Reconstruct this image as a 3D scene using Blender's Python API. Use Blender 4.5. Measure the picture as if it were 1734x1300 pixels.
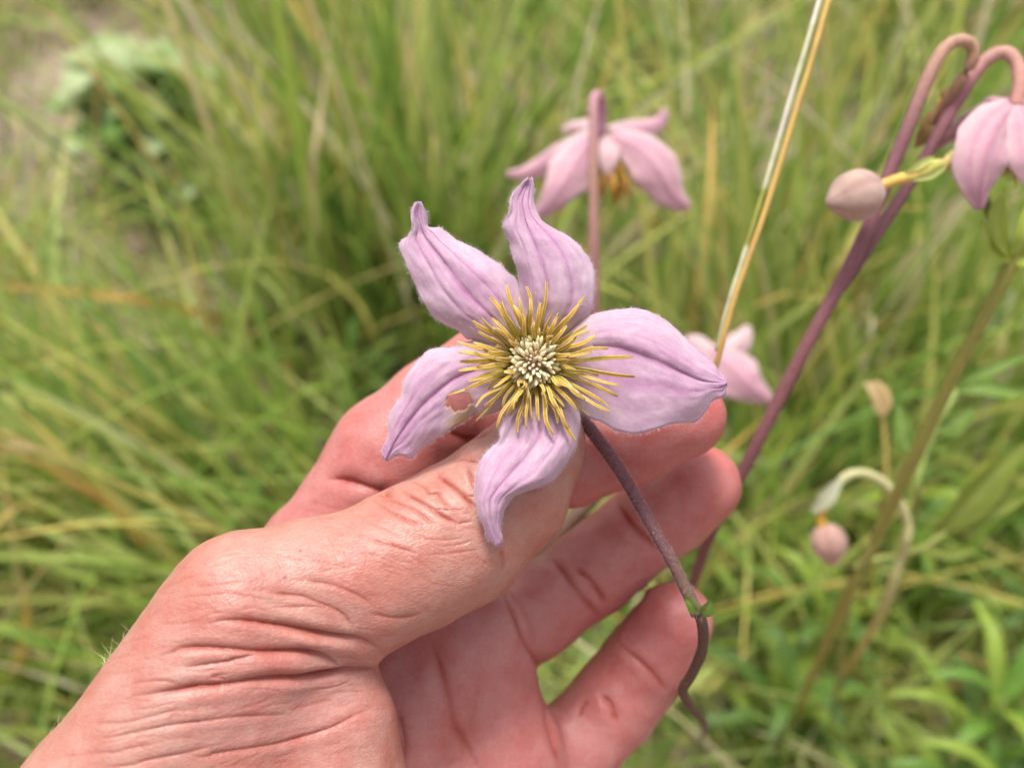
import bpy, bmesh, math, random
import numpy as np
from mathutils import Vector, Matrix, noise
from mathutils.bvhtree import BVHTree

random.seed(7)
rng = np.random.default_rng(11)
for o in list(bpy.data.objects):
    bpy.data.objects.remove(o)
S = bpy.context.scene
C = S.collection

# ------------------------------------------------------------------ camera
F = 1630.0                       # focal length in photograph pixels (1734 wide)
CX, CY = 867.0, 650.0
CAM_H = 0.54                     # metres above the ground
PITCH = math.radians(45)         # 0 = straight down
cam_data = bpy.data.cameras.new('camera')
cam = bpy.data.objects.new('camera', cam_data)
C.objects.link(cam)
cam.location = (0, 0, CAM_H)
cam.rotation_euler = (PITCH, 0, 0)
cam_data.sensor_width = 36
cam_data.sensor_fit = 'HORIZONTAL'
cam_data.lens = 36 * F / 1734
cam_data.clip_start = 0.01
cam_data.clip_end = 200
cam_data.dof.use_dof = True
cam_data.dof.focus_distance = 0.153
cam_data.dof.aperture_fstop = 11.5
S.camera = cam
RC = Matrix.Rotation(PITCH, 3, 'X')
RCN = np.array(RC)
ORG = np.array([0, 0, CAM_H])

# ------------------------------------------------------------------ light
world = bpy.data.worlds.new('World')
S.world = world
world.use_nodes = True
wn = world.node_tree
wn.nodes.clear()
SUN_EL, SUN_AZ = math.radians(79), math.radians(-25)   # azimuth measured from +Y towards +X
sky = wn.nodes.new('ShaderNodeTexSky')
sky.sky_type = 'NISHITA'
sky.sun_disc = False
sky.sun_elevation = SUN_EL
sky.sun_rotation = SUN_AZ
sky.air_density = 1.0
sky.dust_density = 4.0
sky.ozone_density = 0.6
hs = wn.nodes.new('ShaderNodeHueSaturation')
hs.inputs['Saturation'].default_value = 0.22
bg = wn.nodes.new('ShaderNodeBackground')
bg.inputs['Strength'].default_value = 0.085
wo = wn.nodes.new('ShaderNodeOutputWorld')
wn.links.new(sky.outputs['Color'], hs.inputs['Color'])
wn.links.new(hs.outputs['Color'], bg.inputs['Color'])
wn.links.new(bg.outputs['Background'], wo.inputs['Surface'])
sun_d = bpy.data.lights.new('sun', 'SUN')
sun_d.energy = 1.5
sun_d.angle = math.radians(15)
sun_d.color = (1.0, 0.96, 0.9)
sun = bpy.data.objects.new('sun', sun_d)
C.objects.link(sun)
sdir = Vector((math.sin(SUN_AZ) * math.cos(SUN_EL), math.cos(SUN_AZ) * math.cos(SUN_EL), math.sin(SUN_EL)))
sun.rotation_euler = sdir.to_track_quat('Z', 'Y').to_euler()
sun.location = (0, 0, 3)

S.view_settings.view_transform = 'Standard'
S.view_settings.look = 'None'
S.view_settings.gamma = 1
S.view_settings.exposure = 1.42
S.render.engine = 'CYCLES'
S.cycles.use_denoising = True
S.cycles.max_bounces = 5
S.cycles.diffuse_bounces = 3
S.cycles.glossy_bounces = 2
S.cycles.transmission_bounces = 3
S.cycles.transparent_max_bounces = 4
S.cycles.caustics_reflective = False
S.cycles.caustics_refractive = False


# ------------------------------------------------------------------ helpers
def P(px, py, d_mm):
    """photograph pixel + depth along the camera axis (mm) -> world metres"""
    d = d_mm * 1e-3
    v = np.array([(px - CX) / F * d, -(py - CY) / F * d, -d])
    return RCN @ v + ORG


def PA(arr):
    a = np.asarray(arr, float)
    d = a[:, 2] * 1e-3
    v = np.stack([(a[:, 0] - CX) / F * d, -(a[:, 1] - CY) / F * d, -d], 1)
    return v @ RCN.T + ORG


def G(px, py, z=0.0):
    """photograph pixel -> point of the ground"""
    v = RCN @ np.array([(px - CX) / F, -(py - CY) / F, -1.0])
    t = (z - CAM_H) / v[2]
    return ORG + v * t


def tag(o, label=None, cat=None, group=None, kind=None):
    if label: o['label'] = label
    if cat: o['category'] = cat
    if group: o['group'] = group
    if kind: o['kind'] = kind
    return o


def empty(name, loc, label, cat, group=None):
    o = bpy.data.objects.new(name, None)
    o.empty_display_size = 0.01
    o.location = loc
    C.objects.link(o)
    tag(o, label, cat, group)
    return o


def link(name, me, mat, parent=None, smooth=True):
    if mat and not me.materials:
        me.materials.append(mat)
    if smooth:
        me.polygons.foreach_set('use_smooth', np.ones(len(me.polygons), bool))
    o = bpy.data.objects.new(name, me)
    C.objects.link(o)
    if parent is not None:
        o.parent = parent
        o.matrix_parent_inverse = Matrix.Translation(-Vector(parent.location))
    return o


def mesh_np(name, V, faces, cols=None):
    me = bpy.data.meshes.new(name)
    V = np.asarray(V, np.float32)
    faces = np.asarray(faces, np.int32)
    nf, k = faces.shape
    me.vertices.add(len(V))
    me.vertices.foreach_set('co', V.ravel())
    me.loops.add(nf * k)
    me.loops.foreach_set('vertex_index', faces.ravel())
    me.polygons.add(nf)
    me.polygons.foreach_set('loop_start', np.arange(0, nf * k, k, dtype=np.int32))
    me.polygons.foreach_set('loop_total', np.full(nf, k, np.int32))
    me.update(calc_edges=True)
    me.validate()
    if cols is not None:
        setcol(me, cols)
    return me


def setcol(me, cols, name='Col'):
    a = me.color_attributes.new(name, 'FLOAT_COLOR', 'POINT')
    c = np.ones((len(me.vertices), 4), np.float32)
    c[:, :3] = cols
    a.data.foreach_set('color', c.ravel())


def lin(r, g, b):
    f = lambda c: ((c / 255 + 0.055) / 1.055) ** 2.4 if c > 10 else c / 255 / 12.92
    return np.array([f(r), f(g), f(b)])


def resample(pts, n, smooth=True):
    """resample a polyline of any dimension by arc length, lightly smoothed (Catmull-Rom)"""
    p = np.asarray(pts, float)
    if smooth and len(p) > 2:
        q = np.vstack([2 * p[0] - p[1], p, 2 * p[-1] - p[-2]])
        out = []
        for i in range(1, len(q) - 2):
            t = np.linspace(0, 1, 12, endpoint=False)[:, None]
            a, b, c, d = q[i - 1], q[i], q[i + 1], q[i + 2]
            out.append(0.5 * (2 * b + (c - a) * t + (2 * a - 5 * b + 4 * c - d) * t ** 2 + (-a + 3 * b - 3 * c + d) * t ** 3))
        p = np.vstack(out + [p[-1:]])
    s = np.concatenate([[0], np.cumsum(np.linalg.norm(np.diff(p, axis=0), axis=1))])
    u = np.linspace(0, s[-1], n)
    return np.stack([np.interp(u, s, p[:, k]) for k in range(p.shape[1])], 1)


def tube_arrays(pts, radii, nseg=10, cap=True):
    pts = np.asarray(pts, float)
    n = len(pts)
    radii = np.broadcast_to(np.asarray(radii, float), (n,))
    T = np.gradient(pts, axis=0)
    T /= np.linalg.norm(T, axis=1)[:, None] + 1e-12
    ref = np.array([0.31, 0.17, 0.93])
    A = np.cross(T, ref); A /= np.linalg.norm(A, axis=1)[:, None]
    B = np.cross(T, A)
    th = np.linspace(0, 2 * math.pi, nseg, endpoint=False)
    N = A[:, None] * np.cos(th)[None, :, None] + B[:, None] * np.sin(th)[None, :, None]
    V = pts[:, None] + N * radii[:, None, None]
    V = V.reshape(-1, 3)
    i = np.arange(n - 1)[:, None] * nseg
    j = np.arange(nseg)[None]
    jn = (j + 1) % nseg
    Fq = np.stack([i + j, i + jn, i + nseg + jn, i + nseg + j], -1).reshape(-1, 4)
    if cap:
        V = np.vstack([V, pts[:1], pts[-1:]])
        a, b = n * nseg, n * nseg + 1
        j = np.arange(nseg); jn = (j + 1) % nseg
        c1 = np.stack([np.full(nseg, a), jn, j, np.full(nseg, a)], 1)
        c2 = np.stack([np.full(nseg, b), (n - 1) * nseg + j, (n - 1) * nseg + jn, np.full(nseg, b)], 1)
        return V, Fq, (c1[:, :3], c2[:, :3]), N
    return V, Fq, None, N


def tube(name, pts, radii, mat, parent=None, nseg=10, cols=None):
    V, Fq, caps, N = tube_arrays(pts, radii, nseg)
    me = bpy.data.meshes.new(name)
    me.from_pydata(V.tolist(), [], Fq.tolist() + caps[0].tolist() + caps[1].tolist())
    if cols is not None:
        c = np.repeat(np.asarray(cols, float), nseg, axis=0)
        c = np.vstack([c, cols[0], cols[-1]])
        setcol(me, c)
    return link(name, me, mat, parent)


def hairs_mesh(name, roots, dirs, length, width, bend=0.35, seg=2, grav=(0, 0, 0)):
    """many fine tapering hairs as one mesh of thin strips"""
    n = len(roots)
    length = np.broadcast_to(np.asarray(length, float), (n,))
    d = dirs / (np.linalg.norm(dirs, axis=1)[:, None] + 1e-12)
    side = np.cross(d, rng.normal(size=(n, 3)))
    side /= np.linalg.norm(side, axis=1)[:, None] + 1e-12
    bd = np.cross(d, side)
    V = []
    for k in range(seg + 1):
        t = k / seg
        c = roots + d * (length * t)[:, None] + (bd * bend + np.array(grav)) * (length * t * t)[:, None]
        w = width * (1 - t * 0.85) * 0.5
        V.append(c - side * w)
        V.append(c + side * w)
    V = np.stack(V, 1)
    m = 2 * (seg + 1)
    b = np.arange(n)[:, None] * m
    fs = []
    for k in range(seg):
        fs.append(np.concatenate([b + 2 * k, b + 2 * k + 1, b + 2 * k + 3, b + 2 * k + 2], 1))
    return mesh_np(name, V.reshape(-1, 3), np.vstack(fs))


# ------------------------------------------------------------------ materials
def new_mat(name):
    m = bpy.data.materials.new(name)
    m.use_nodes = True
    nt = m.node_tree
    b = nt.nodes['Principled BSDF']
    return m, nt, b


def N(nt, typ, **kw):
    n = nt.nodes.new(typ)
    for k, v in kw.items():
        if k in n.inputs:
            n.inputs[k].default_value = v
        else:
            setattr(n, k, v)
    return n


def mixrgb(nt, fac, a, b, mode='MIX'):
    n = nt.nodes.new('ShaderNodeMix')
    n.data_type = 'RGBA'
    n.blend_type = mode
    for s, v in ((0, fac), (6, a), (7, b)):
        if hasattr(v, 'is_linked') or hasattr(v, 'links'):
            nt.links.new(v, n.inputs[s])
        elif s == 0:
            n.inputs[0].default_value = v
        else:
            n.inputs[s].default_value = (*v, 1)
    return n.outputs[2]


def ramp(nt, src, stops):
    n = nt.nodes.new('ShaderNodeValToRGB')
    e = n.color_ramp.elements
    while len(e) < len(stops):
        e.new(0.5)
    for k, (p, c) in enumerate(stops):
        e[k].position = p
        e[k].color = (*c, 1) if len(c) == 3 else c
    nt.links.new(src, n.inputs[0])
    return n.outputs[0]


def add_translucent(nt, b, col, fac):
    tr = nt.nodes.new('ShaderNodeBsdfTranslucent')
    if hasattr(col, 'links'):
        nt.links.new(col, tr.inputs['Color'])
    else:
        tr.inputs['Color'].default_value = (*col, 1)
    mx = nt.nodes.new('ShaderNodeMixShader')
    mx.inputs[0].default_value = fac
    nt.links.new(b.outputs[0], mx.inputs[1])
    nt.links.new(tr.outputs[0], mx.inputs[2])
    out = [n for n in nt.nodes if n.type == 'OUTPUT_MATERIAL'][0]
    nt.links.new(mx.outputs[0], out.inputs['Surface'])


def mat_skin():
    m, nt, b = new_mat('skin')
    co = N(nt, 'ShaderNodeTexCoord').outputs['Object']
    col = N(nt, 'ShaderNodeAttribute', attribute_name='Col').outputs['Color']
    # blotches of blood under the skin
    n1 = N(nt, 'ShaderNodeTexNoise', Scale=230, Detail=4, Roughness=0.6)
    nt.links.new(co, n1.inputs['Vector'])
    blot = ramp(nt, n1.outputs['Fac'], [(0.34, (0.95, 0.78, 0.77)), (0.5, (1, 1, 1)), (0.66, (1.03, 1.16, 1.17))])
    n0 = N(nt, 'ShaderNodeTexNoise', Scale=75, Detail=3, Roughness=0.5)
    nt.links.new(co, n0.inputs['Vector'])
    wide = ramp(nt, n0.outputs['Fac'], [(0.35, (0.98, 0.82, 0.8)), (0.5, (1, 1, 1)), (0.65, (1.04, 1.14, 1.16))])
    c1 = mixrgb(nt, 0.8, mixrgb(nt, 0.8, col, wide, 'MULTIPLY'), blot, 'MULTIPLY')
    n2 = N(nt, 'ShaderNodeTexNoise', Scale=1500, Detail=3)
    nt.links.new(co, n2.inputs['Vector'])
    fine = ramp(nt, n2.outputs['Fac'], [(0.3, (0.9, 0.84, 0.82)), (0.7, (1.06, 1.1, 1.1))])
    c2 = mixrgb(nt, 0.6, c1, fine, 'MULTIPLY')
    nt.links.new(c2, b.inputs['Base Color'])
    b.inputs['Roughness'].default_value = 0.42
    b.inputs['Specular IOR Level'].default_value = 0.42
    b.inputs['Subsurface Weight'].default_value = 0.5
    b.inputs['Subsurface Radius'].default_value = (1.0, 0.26, 0.15)
    b.inputs['Subsurface Scale'].default_value = 0.0018
    # fine cells of the skin: stretched along the thumb, finer across
    mp = N(nt, 'ShaderNodeMapping', vector_type='TEXTURE')
    mp.inputs['Rotation'].default_value = (0, 0, math.radians(18))
    mp.inputs['Scale'].default_value = (1.9, 0.9, 0.9)
    nt.links.new(co, mp.inputs['Vector'])
    vo = N(nt, 'ShaderNodeTexVoronoi', feature='DISTANCE_TO_EDGE', Scale=1500)
    nt.links.new(mp.outputs[0], vo.inputs['Vector'])
    vr = ramp(nt, vo.outputs['Distance'], [(0.0, (0, 0, 0)), (0.22, (1, 1, 1))])
    n3 = N(nt, 'ShaderNodeTexNoise', Scale=700, Detail=5, Roughness=0.65)
    nt.links.new(mp.outputs[0], n3.inputs['Vector'])
    b1 = N(nt, 'ShaderNodeBump', Strength=0.32, Distance=0.0001)
    nt.links.new(vr, b1.inputs['Height'])
    mp2 = N(nt, 'ShaderNodeMapping', vector_type='TEXTURE')
    mp2.inputs['Rotation'].default_value = (0.4, 0.3, math.radians(-52))
    mp2.inputs['Scale'].default_value = (2.6, 0.8, 1.0)
    nt.links.new(co, mp2.inputs['Vector'])
    vo2 = N(nt, 'ShaderNodeTexVoronoi', feature='DISTANCE_TO_EDGE', Scale=1050)
    nt.links.new(mp2.outputs[0], vo2.inputs['Vector'])
    vr2 = ramp(nt, vo2.outputs['Distance'], [(0.0, (0, 0, 0)), (0.16, (1, 1, 1))])
    b3 = N(nt, 'ShaderNodeBump', Strength=0.16, Distance=0.0001)
    nt.links.new(vr2, b3.inputs['Height'])
    nt.links.new(b1.outputs[0], b3.inputs['Normal'])
    b2 = N(nt, 'ShaderNodeBump', Strength=0.28, Distance=0.0002)
    nt.links.new(n3.outputs['Fac'], b2.inputs['Height'])
    nt.links.new(b3.outputs[0], b2.inputs['Normal'])
    nt.links.new(b2.outputs[0], b.inputs['Normal'])
    return m


def mat_tepal():
    m, nt, b = new_mat('tepal')
    co = N(nt, 'ShaderNodeTexCoord').outputs['Object']
    col = N(nt, 'ShaderNodeAttribute', attribute_name='Col').outputs['Color']
    n1 = N(nt, 'ShaderNodeTexNoise', Scale=500, Detail=5, Roughness=0.7)
    nt.links.new(co, n1.inputs['Vector'])
    v = ramp(nt, n1.outputs['Fac'], [(0.3, (0.9, 0.84, 0.92)), (0.7, (1.07, 1.12, 1.06))])
    c = mixrgb(nt, 0.8, col, v, 'MULTIPLY')
    nt.links.new(c, b.inputs['Base Color'])
    b.inputs['Roughness'].default_value = 0.75
    b.inputs['Specular IOR Level'].default_value = 0.2
    b.inputs['Sheen Weight'].default_value = 0.35
    b.inputs['Sheen Roughness'].default_value = 0.4
    b.inputs['Sheen Tint'].default_value = (1, 0.92, 0.98, 1)
    n2 = N(nt, 'ShaderNodeTexNoise', Scale=1800, Detail=4)
    nt.links.new(co, n2.inputs['Vector'])
    bp = N(nt, 'ShaderNodeBump', Strength=0.4, Distance=0.00012)
    nt.links.new(n2.outputs['Fac'], bp.inputs['Height'])
    nt.links.new(bp.outputs[0], b.inputs['Normal'])
    add_translucent(nt, b, c, 0.22)
    return m


def mat_vcol(name, rough=0.6, spec=0.3, trans=0.0, nscale=900, namt=0.5, sss=0.0):
    m, nt, b = new_mat(name)
    co = N(nt, 'ShaderNodeTexCoord').outputs['Object']
    col = N(nt, 'ShaderNodeAttribute', attribute_name='Col').outputs['Color']
    n1 = N(nt, 'ShaderNodeTexNoise', Scale=nscale, Detail=4, Roughness=0.6)
    nt.links.new(co, n1.inputs['Vector'])
    v = ramp(nt, n1.outputs['Fac'], [(0.3, (0.78, 0.78, 0.78)), (0.7, (1.15, 1.15, 1.15))])
    c = mixrgb(nt, namt, col, v, 'MULTIPLY')
    nt.links.new(c, b.inputs['Base Color'])
    b.inputs['Roughness'].default_value = rough
    b.inputs['Specular IOR Level'].default_value = spec
    if sss:
        b.inputs['Subsurface Weight'].default_value = sss
        b.inputs['Subsurface Radius'].default_value = (1, 0.8, 0.3)
        b.inputs['Subsurface Scale'].default_value = 0.0008
    if trans:
        add_translucent(nt, b, c, trans)
    return m


def mat_flat(name, col, rough=0.6, spec=0.3, trans=0.0, var=0.25, nscale=300):
    m, nt, b = new_mat(name)
    co = N(nt, 'ShaderNodeTexCoord').outputs['Object']
    n1 = N(nt, 'ShaderNodeTexNoise', Scale=nscale, Detail=4, Roughness=0.6)
    nt.links.new(co, n1.inputs['Vector'])
    col = np.asarray(col, float)
    c = ramp(nt, n1.outputs['Fac'], [(0.3, tuple(col * (1 - var))), (0.7, tuple(np.minimum(col * (1 + var), 0.95)))])
    nt.links.new(c, b.inputs['Base Color'])
    b.inputs['Roughness'].default_value = rough
    b.inputs['Specular IOR Level'].default_value = spec
    if trans:
        add_translucent(nt, b, c, trans)
    return m


def mat_blade(name, stops, trans=0.35):
    """grass: every blade its own tint, tips drier"""
    m, nt, b = new_mat(name)
    geo = N(nt, 'ShaderNodeNewGeometry')
    c0 = ramp(nt, geo.outputs['Random Per Island'], stops)
    col = N(nt, 'ShaderNodeAttribute', attribute_name='Col').outputs['Color']
    c = mixrgb(nt, 1.0, c0, col, 'MULTIPLY')
    nt.links.new(c, b.inputs['Base Color'])
    b.inputs['Roughness'].default_value = 0.5
    b.inputs['Specular IOR Level'].default_value = 0.35
    add_translucent(nt, b, c, trans)
    return m


def mat_soil():
    m, nt, b = new_mat('soil')
    co = N(nt, 'ShaderNodeTexCoord').outputs['Object']
    n1 = N(nt, 'ShaderNodeTexNoise', Scale=14, Detail=8, Roughness=0.65)
    nt.links.new(co, n1.inputs['Vector'])
    c = ramp(nt, n1.outputs['Fac'], [(0.3, (0.11, 0.07, 0.052)), (0.5, (0.25, 0.175, 0.14)), (0.7, (0.38, 0.29, 0.24))])
    n2 = N(nt, 'ShaderNodeTexNoise', Scale=120, Detail=6)
    nt.links.new(co, n2.inputs['Vector'])
    v = ramp(nt, n2.outputs['Fac'], [(0.3, (0.6, 0.6, 0.6)), (0.7, (1.25, 1.25, 1.25))])
    c2 = mixrgb(nt, 0.7, c, v, 'MULTIPLY')
    nt.links.new(c2, b.inputs['Base Color'])
    b.inputs['Roughness'].default_value = 0.95
    bp = N(nt, 'ShaderNodeBump', Strength=0.8, Distance=0.006)
    nt.links.new(n2.outputs['Fac'], bp.inputs['Height'])
    nt.links.new(bp.outputs[0], b.inputs['Normal'])
    return m


M_SKIN = mat_skin()
M_TEPAL = mat_tepal()
M_STAMEN = mat_vcol('stamen', 0.5, 0.3, 0.3, 1500, 0.5)
M_PISTIL = mat_vcol('pistil', 0.6, 0.3, 0.0, 2500, 0.5, 0.2)
M_STEM = mat_vcol('stem', 0.7, 0.25, 0.0, 900, 0.8)
M_LEAF = mat_vcol('leaf', 0.5, 0.35, 0.3, 120, 0.7)
M_FUZZ = mat_flat('petal_fuzz', (0.85, 0.72, 0.82), 0.6, 0.2, 0.3, 0.05)
M_STEMFUZZ = mat_flat('stem_fuzz', (0.6, 0.45, 0.45), 0.6, 0.2, 0.3, 0.05)
M_HAIR = mat_flat('arm_hair', (0.72, 0.6, 0.4), 0.4, 0.5, 0.2, 0.15)
M_BROWN = mat_flat('dry_edge', (0.42, 0.27, 0.1), 0.8, 0.2, 0.1, 0.35, 900)
M_SOIL = mat_soil()
M_STONE = mat_flat('stone', (0.42, 0.4, 0.36), 0.85, 0.3, 0, 0.3, 60)
GREEN = [(0.0, (0.13, 0.24, 0.05)), (0.2, (0.22, 0.34, 0.06)), (0.45, (0.33, 0.44, 0.08)), (0.66, (0.45, 0.53, 0.17)),
         (0.82, (0.55, 0.54, 0.15)), (0.91, (0.6, 0.44, 0.15)), (1.0, (0.68, 0.62, 0.44))]
M_GRASS = mat_blade('grass_blade', GREEN, 0.45)
M_STRAW = mat_vcol('straw', 0.45, 0.4, 0.1, 200, 0.6)

# ------------------------------------------------------------------ ground
def build_ground():
    # one sheet reaching far past everything in view, uneven near the camera
    xs = np.concatenate([[-60, -20, -8, -4], np.linspace(-2, 2, 81), [4, 8, 20, 60]])
    ys = np.concatenate([[-60, -20, -6, -2], np.linspace(-0.6, 3.4, 81), [6, 12, 30, 60]])
    V = []
    for y in ys:
        for x in xs:
            z = (noise.noise((x * 3.1, y * 3.1, 0.3)) * 0.014 + noise.noise((x * 11, y * 11, 4.3)) * 0.006) if abs(x) < 3 and -1 < y < 4 else 0
            V.append((x, y, z))
    nx = len(xs)
    Fq = [(j * nx + i, j * nx + i + 1, (j + 1) * nx + i + 1, (j + 1) * nx + i) for j in range(len(ys) - 1) for i in range(nx - 1)]
    me = bpy.data.meshes.new('ground')
    me.from_pydata(V, [], Fq)
    o = link('ground', me, M_SOIL)
    tag(o, 'pinkish brown bare soil showing between the grass', 'ground', kind='structure')


build_ground()

# ------------------------------------------------------------------ hand (signed distance field -> mesh)
def to_mm(px, py, d):
    return np.array([(px - CX) / F * d, -(py - CY) / F * d, -d])


class Field:
    def __init__(s, lo, hi, h):
        s.lo = np.array(lo, float); s.h = h
        s.n = np.ceil((np.array(hi) - s.lo) / h).astype(int) + 1
        s.ax = [np.float32(s.lo[k]) + np.arange(s.n[k], dtype=np.float32) * np.float32(h) for k in range(3)]

    def blank(s):
        return np.full(tuple(s.n), 30.0, np.float32)

    def sub(s, lo, hi):
        a = np.clip(np.floor((lo - s.lo) / s.h).astype(int), 0, s.n - 1)
        b = np.clip(np.ceil((hi - s.lo) / s.h).astype(int) + 1, 1, s.n)
        return tuple(slice(i, j) for i, j in zip(a, b))


def smin(a, b, k):
    h = np.clip(k - np.abs(a - b), 0, None) / k
    return np.minimum(a, b) - h * h * k * 0.25


def cone(fl, A, pa, ra, pb, rb, k, zs=1.0):
    """smooth-union a tapering capsule into A"""
    pad = max(ra, rb) + k + 3
    lo = np.minimum(pa, pb) - pad; hi = np.maximum(pa, pb) + pad
    sl = fl.sub(lo, hi)
    x = fl.ax[0][sl[0]][:, None, None]; y = fl.ax[1][sl[1]][None, :, None]; z = fl.ax[2][sl[2]][None, None, :]
    ba = (pb - pa).astype(np.float32)
    L = float(ba @ ba)
    t = np.clip(((x - pa[0]) * ba[0] + (y - pa[1]) * ba[1] + (z - pa[2]) * ba[2]) / L, 0, 1)
    d = np.sqrt((x - pa[0] - t * ba[0]) ** 2 + (y - pa[1] - t * ba[1]) ** 2 + ((z - pa[2] - t * ba[2]) * zs) ** 2) - (ra + (rb - ra) * t)
    A[sl] = smin(A[sl], d.astype(np.float32), k)


def chain(fl, A, pts, k=3.0, zs=1.0):
    q = [(to_mm(*p[:3]), p[3]) for p in pts]
    for (a, ra), (b, rb) in zip(q[:-1], q[1:]):
        cone(fl, A, a, ra, b, rb, k, zs)


def surface_nets(fl, A):
    ins = A < 0
    n = A.shape
    corners = [(i, j, k) for i in (0, 1) for j in (0, 1) for k in (0, 1)]
    cs = np.zeros((n[0] - 1, n[1] - 1, n[2] - 1), np.uint8)
    for (i, j, k) in corners:
        cs += ins[i:n[0] - 1 + i, j:n[1] - 1 + j, k:n[2] - 1 + k]
    act = (cs > 0) & (cs < 8)
    ijk = np.argwhere(act)
    idx = np.full(act.shape, -1, np.int32)
    idx[act] = np.arange(len(ijk))
    acc = np.zeros((len(ijk), 3)); cnt = np.zeros(len(ijk))
    for a in corners:
        for ax in range(3):
            if a[ax]:
                continue
            b = list(a); b[ax] = 1
            va = A[ijk[:, 0] + a[0], ijk[:, 1] + a[1], ijk[:, 2] + a[2]]
            vb = A[ijk[:, 0] + b[0], ijk[:, 1] + b[1], ijk[:, 2] + b[2]]
            m = (va < 0) != (vb < 0)
            t = np.where(m, va / np.where(m, va - vb, 1), 0)
            p = np.array(a, float)[None] + 0 * acc
            p[:, ax] = t
            acc[m] += p[m]; cnt[m] += 1
    V = (ijk + acc / cnt[:, None]) * fl.h + fl.lo
    quads = []
    for ax in range(3):
        u, v = (ax + 1) % 3, (ax + 2) % 3
        s0 = [slice(None)] * 3; s1 = [slice(None)] * 3
        s0[ax] = slice(0, -1); s1[ax] = slice(1, None)
        for w in (u, v):
            s0[w] = slice(1, -1); s1[w] = slice(1, -1)
        a = ins[tuple(s0)]; b = ins[tuple(s1)]
        e = np.argwhere(a != b)
        fl_in = a[a != b]
        e[:, u] += 1; e[:, v] += 1
        def cell(du, dv):
            c = e.copy(); c[:, u] += du; c[:, v] += dv
            return idx[c[:, 0], c[:, 1], c[:, 2]]
        q = np.stack([cell(-1, -1), cell(0, -1), cell(0, 0), cell(-1, 0)], 1)
        q[~fl_in] = q[~fl_in][:, ::-1]
        quads.append(q)
    return V, np.vstack(quads)


# creases traced on the photograph; each list is in the pixels of an enlarged window
WIN = {1: (4.954, 150, 860), 2: (5.416, 400, 900), 3: (4.817, 40, 1080), 4: (4.817, 360, 1080), 5: (4.814, 560, 720),
       6: (4.129, 860, 650), 7: (4.0625, 640, 980), 8: (3.5125, 860, 930)}


def W(win, pts):
    s, ox, oy = WIN[win]
    return [(ox + x / s, oy + y / s) for x, y in pts]


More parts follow.
